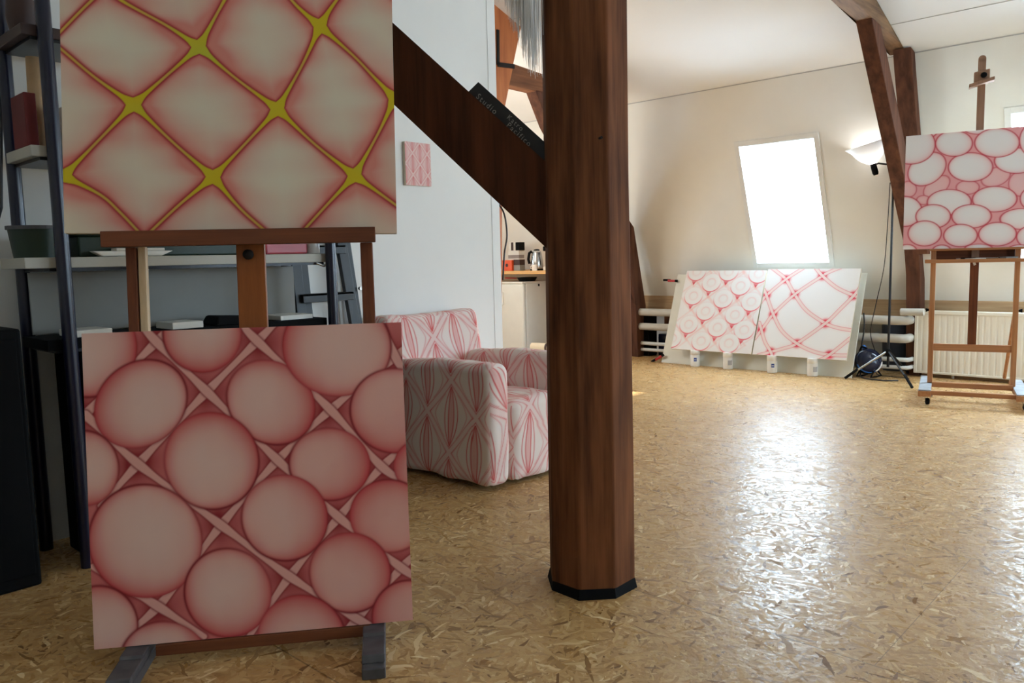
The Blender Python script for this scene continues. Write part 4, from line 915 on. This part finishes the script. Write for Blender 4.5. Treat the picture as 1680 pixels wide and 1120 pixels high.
# ================================================================= kitchen corner behind the partition
fr = thing('fridge', 'white refrigerator in the kitchen corner behind the armchair', 'fridge', (-6.93, 7.62, 0))
MB().box(-.28, .31, -.26, .28, .02, .905).build('cabinet_body', M['white_paint'], fr, .012)
MB().box(-.285, .312, -.32, -.268, .06, .885).build('door', M['white_paint'], fr, .014)
MB().box(-.29, .315, -.325, .285, .886, .91).build('top_plate', M['white_paint'], fr, .006)
MB().box(-.05, -.02, -.345, -.32, .62, .78).build('handle', M['white_plastic'], fr, .004)
MB().box(.31, .316, -.03, -.005, .845, .875).build('badge', M['black'], fr)
for fx, fy in ((-.24, -.24), (.27, -.24), (-.24, .24), (.27, .24)): MB().tube([(fx, fy, 0), (fx, fy, .03)], .018, 8).build('foot', M['black'], fr)
ct = thing('wall_shelf', 'golden wooden kitchen shelf above the refrigerator', 'shelf', (0, 0, 0))
MB().box(-8.2, -5.75, 7.30, 8.10, 1.005, 1.045).build('shelf_board', M['counter'], ct, .004)
for xx in (-8.15, -5.80): MB().box(xx-.03, xx+.03, 7.62, 8.05, 0, 1.005).build('support', M['white_paint'], ct)
ZK2 = 1.0455
def small(name, x0, x1, y0, y1, z0, z1, m, label, cat, bev=.004): return tag(MB().box(x0, x1, y0, y1, z0, z1).build(name, M[m], bevel=bev), label, cat)
ob = thing('orange_box', 'orange cardboard box with a dark emblem on the kitchen shelf', 'box', (-7.0, 7.50, ZK2))
MB().box(-.09, .075, -.06, .06, 0, .135).build('carton', M['orange'], ob, .002)
MB().lathe([(.0, 0), (.022, 0), (.022, .001)], (-.01, -.0612, .07), 18, (0, 1, 0), False).build('emblem', M['brown'], ob)
tb = thing('stacked_carton', 'taupe and brown carton next to the orange box on the kitchen shelf', 'box', (-6.865, 7.52, ZK2))
MB().box(-.055, .05, -.05, .05, 0, .07).build('carton', M['grey_panel'], tb, .002); MB().box(-.055, .05, -.05, .05, .0705, .14).build('upper_part', M['brown'], tb, .002)
wb = thing('white_carton', 'white and grey carton standing behind the orange box', 'box', (-7.115, 7.74, ZK2))
MB().box(-.10, .09, -.05, .05, 0, .255).build('carton', M['white_card'], wb, .002); MB().box(-.101, .091, -.0515, .05, .155, .20).build('grey_stripe', M['taupe'], wb)
db = thing('dark_carton', 'white carton with black panels on top of the grey carton', 'box', (-7.105, 7.74, ZK2+.2555))
MB().box(-.10, .09, -.05, .05, 0, .11).build('carton', M['white_card'], db, .002); MB().box(.025, .092, -.052, .05, .003, .108).build('black_panel', M['black'], db); MB().box(-.055, -.015, -.052, .03, .003, .108).build('black_stripe', M['brown'], db)
ke = thing('electric_kettle', 'steel electric kettle with black handle on the kitchen shelf', 'kettle', (-6.57, 7.52, ZK2))
MB().lathe([(.078, .018), (.082, .03), (.076, .12), (.060, .215), (.055, .235), (.04, .246)], n=30).build('kettle_body', M['steel'], ke, smooth=True)
MB().lathe([(.085, 0), (.085, .016), (.078, .018)], n=30).build('power_base', M['black'], ke)
MB().tube([(-.035, -.055, .235), (-.048, -.085, .215), (-.056, -.095, .14), (-.050, -.082, .085)], .017, 10).build('handle', M['black'], ke, smooth=True)
MB().lathe([(.038, .246), (.036, .258), (.012, .264)], n=24).build('lid', M['black'], ke, smooth=True)
mg = thing('mug', 'small white mug in front of the kettle on the kitchen shelf', 'mug', (-6.49, 7.385, ZK2))
MB().lathe([(.028, 0), (.032, .005), (.034, .075), (.031, .075), (.028, .008)], n=22, closed=False).build('mug_body', M['white_plastic'], mg, smooth=True)
MB().tube([(-.03, -.01, .06), (-.05, -.018, .055), (-.05, -.018, .028), (-.03, -.01, .02)], .0045, 8).build('handle', M['white_plastic'], mg, smooth=True)
cm = thing('coffee_maker', 'white and black coffee maker half hidden behind the pillar', 'coffee maker', (-6.33, 7.56, ZK2))
MB().box(-.10, .12, -.09, .11, 0, .045).box(-.10, .12, .02, .11, .045, .30).build('machine_body', M['white_plastic'], cm, .008)
MB().box(-.10, .12, -.09, .11, .235, .295).build('water_tank', M['black'], cm, .012)
MB().lathe([(.055, .05), (.068, .09), (.055, .17), (.04, .195)], (-.005, -.02, 0), 24).build('jug', M['black'], cm, smooth=True)
small('white_packet', -7.17, -7.10, 7.42, 7.50, ZK2, ZK2+.13, 'white_card', 'white packet at the left of the orange box on the kitchen shelf', 'packet')
small('food_tin', -6.74, -6.68, 7.60, 7.68, ZK2, ZK2+.12, 'beige', 'beige tin between the taupe carton and the kettle', 'tin', .008)
pn = thing('frying_pan', 'black pan with red trim on top of the refrigerator', 'pan', (-6.74, 7.52, .9105))
MB().lathe([(.10, 0), (.13, .05), (.125, .05), (.095, .006)], n=28, closed=False).lathe([(0, .003), (.096, .003)], n=28, closed=False).build('pan_body', M['black'], pn, smooth=True)
MB().bar((-.12, -.06, .04), (-.27, -.12, .045), .022, .016, (0, 1, 0)).build('handle', M['red'], pn, .004)
pr = thing('paper_tube', 'cream paper tube with a dark band lying behind the armchair', 'paper tube', (0, 0, 0))
pa, pb2 = Vector((-6.13, 6.9, .05)), Vector((-5.55, 7.0, .05))
tag(MB().box(-6.35, -5.5, 6.72, 7.2, 0, .115).build('low_crate', M['white_card'], bevel=.006), 'low white crate on the kitchen floor under the paper tube', 'crate')
off = Vector((0, 0, .115+.005))
MB().tube([pa+off, pb2+off], .05, 20).build('tube_body', M['paper_roll'], pr, smooth=True)
q1 = pa.lerp(pb2, .33)+off; q2 = pa.lerp(pb2, .38)+off
MB().tube([q1, q2], .0506, 20).build('band', M['brown'], pr, smooth=True)
tag(MB().tube([tuple(v) for v in catmull([(-5.30, 5.50, 1.75), (-5.22, 5.52, 1.62), (-5.2, 5.53, 1.42), (-5.21, 5.50, 1.25), (-5.22, 5.48, 1.0)], 6)], .008, 6).build('hanging_cable', M['cord']), 'black cable hanging along the inner post by the partition edge', 'cable')

# ================================================================= light
W = bpy.data.worlds.new('sky'); S.world = W; W.use_nodes = True
bg = W.node_tree.nodes['Background']; bg.inputs['Color'].default_value = (.62, .82, 1, 1); bg.inputs['Strength'].default_value = 17
for i, (xa, xb) in enumerate(WINS):
    l = bpy.data.lights.new('window_portal', 'AREA'); l.shape = 'RECTANGLE'; l.size = xb-xa; l.size_y = (Z1-Z0)/C20; l.cycles.is_portal = True
    o = bpy.data.objects.new('window_portal', l); COL.objects.link(o)
    o.location = sl((xa+xb)/2, (Z0+Z1)/2, .17); nrm = Vector((0, -C20, -S20)); o.rotation_euler = nrm.to_track_quat('-Z', 'Y').to_euler()
l = bpy.data.lights.new('window_portal', 'AREA'); l.shape = 'RECTANGLE'; l.size = .83; l.size_y = .85; l.cycles.is_portal = True
o = bpy.data.objects.new('window_portal', l); COL.objects.link(o); o.location = (XL-.03, (KW[0]+KW[1])/2, (KW[2]+KW[3])/2); o.rotation_euler = Vector((1, 0, 0)).to_track_quat('-Z', 'Y').to_euler()
l = bpy.data.lights.new('window_portal', 'AREA'); l.shape = 'RECTANGLE'; l.size = RW[1]-RW[0]; l.size_y = RW[3]-RW[2]; l.cycles.is_portal = True
o = bpy.data.objects.new('window_portal', l); COL.objects.link(o); o.location = (XR+.12, (RW[0]+RW[1])/2, (RW[2]+RW[3])/2); o.rotation_euler = Vector((-1, 0, 0)).to_track_quat('-Z', 'Z').to_euler()
sn = bpy.data.lights.new('sun', 'SUN'); sn.energy = 14; sn.angle = rad(.5); sn.color = (1, .93, .8)
so_ = bpy.data.objects.new('sun', sn); COL.objects.link(so_); so_.rotation_euler = Vector((1, .30, -.4)).to_track_quat('-Z', 'Y').to_euler()
pl_ = bpy.data.lights.new('kitchen_lamp', 'POINT'); pl_.energy = 38; pl_.color = (1, .91, .76); pl_.shadow_soft_size = .3
po = bpy.data.objects.new('kitchen_lamp', pl_); COL.objects.link(po); po.location = (-6.3, 5.6, 1.95)

S.view_settings.view_transform = 'Standard'; S.view_settings.look = 'None'; S.view_settings.exposure = 1.1; S.view_settings.gamma = 1; S.view_settings.use_curve_mapping = False
try:
    S.cycles.use_denoising = True; S.cycles.max_bounces = 10; S.cycles.diffuse_bounces = 6; S.cycles.sample_clamp_indirect = 8; S.cycles.caustics_reflective = False; S.cycles.caustics_refractive = False
except Exception: pass
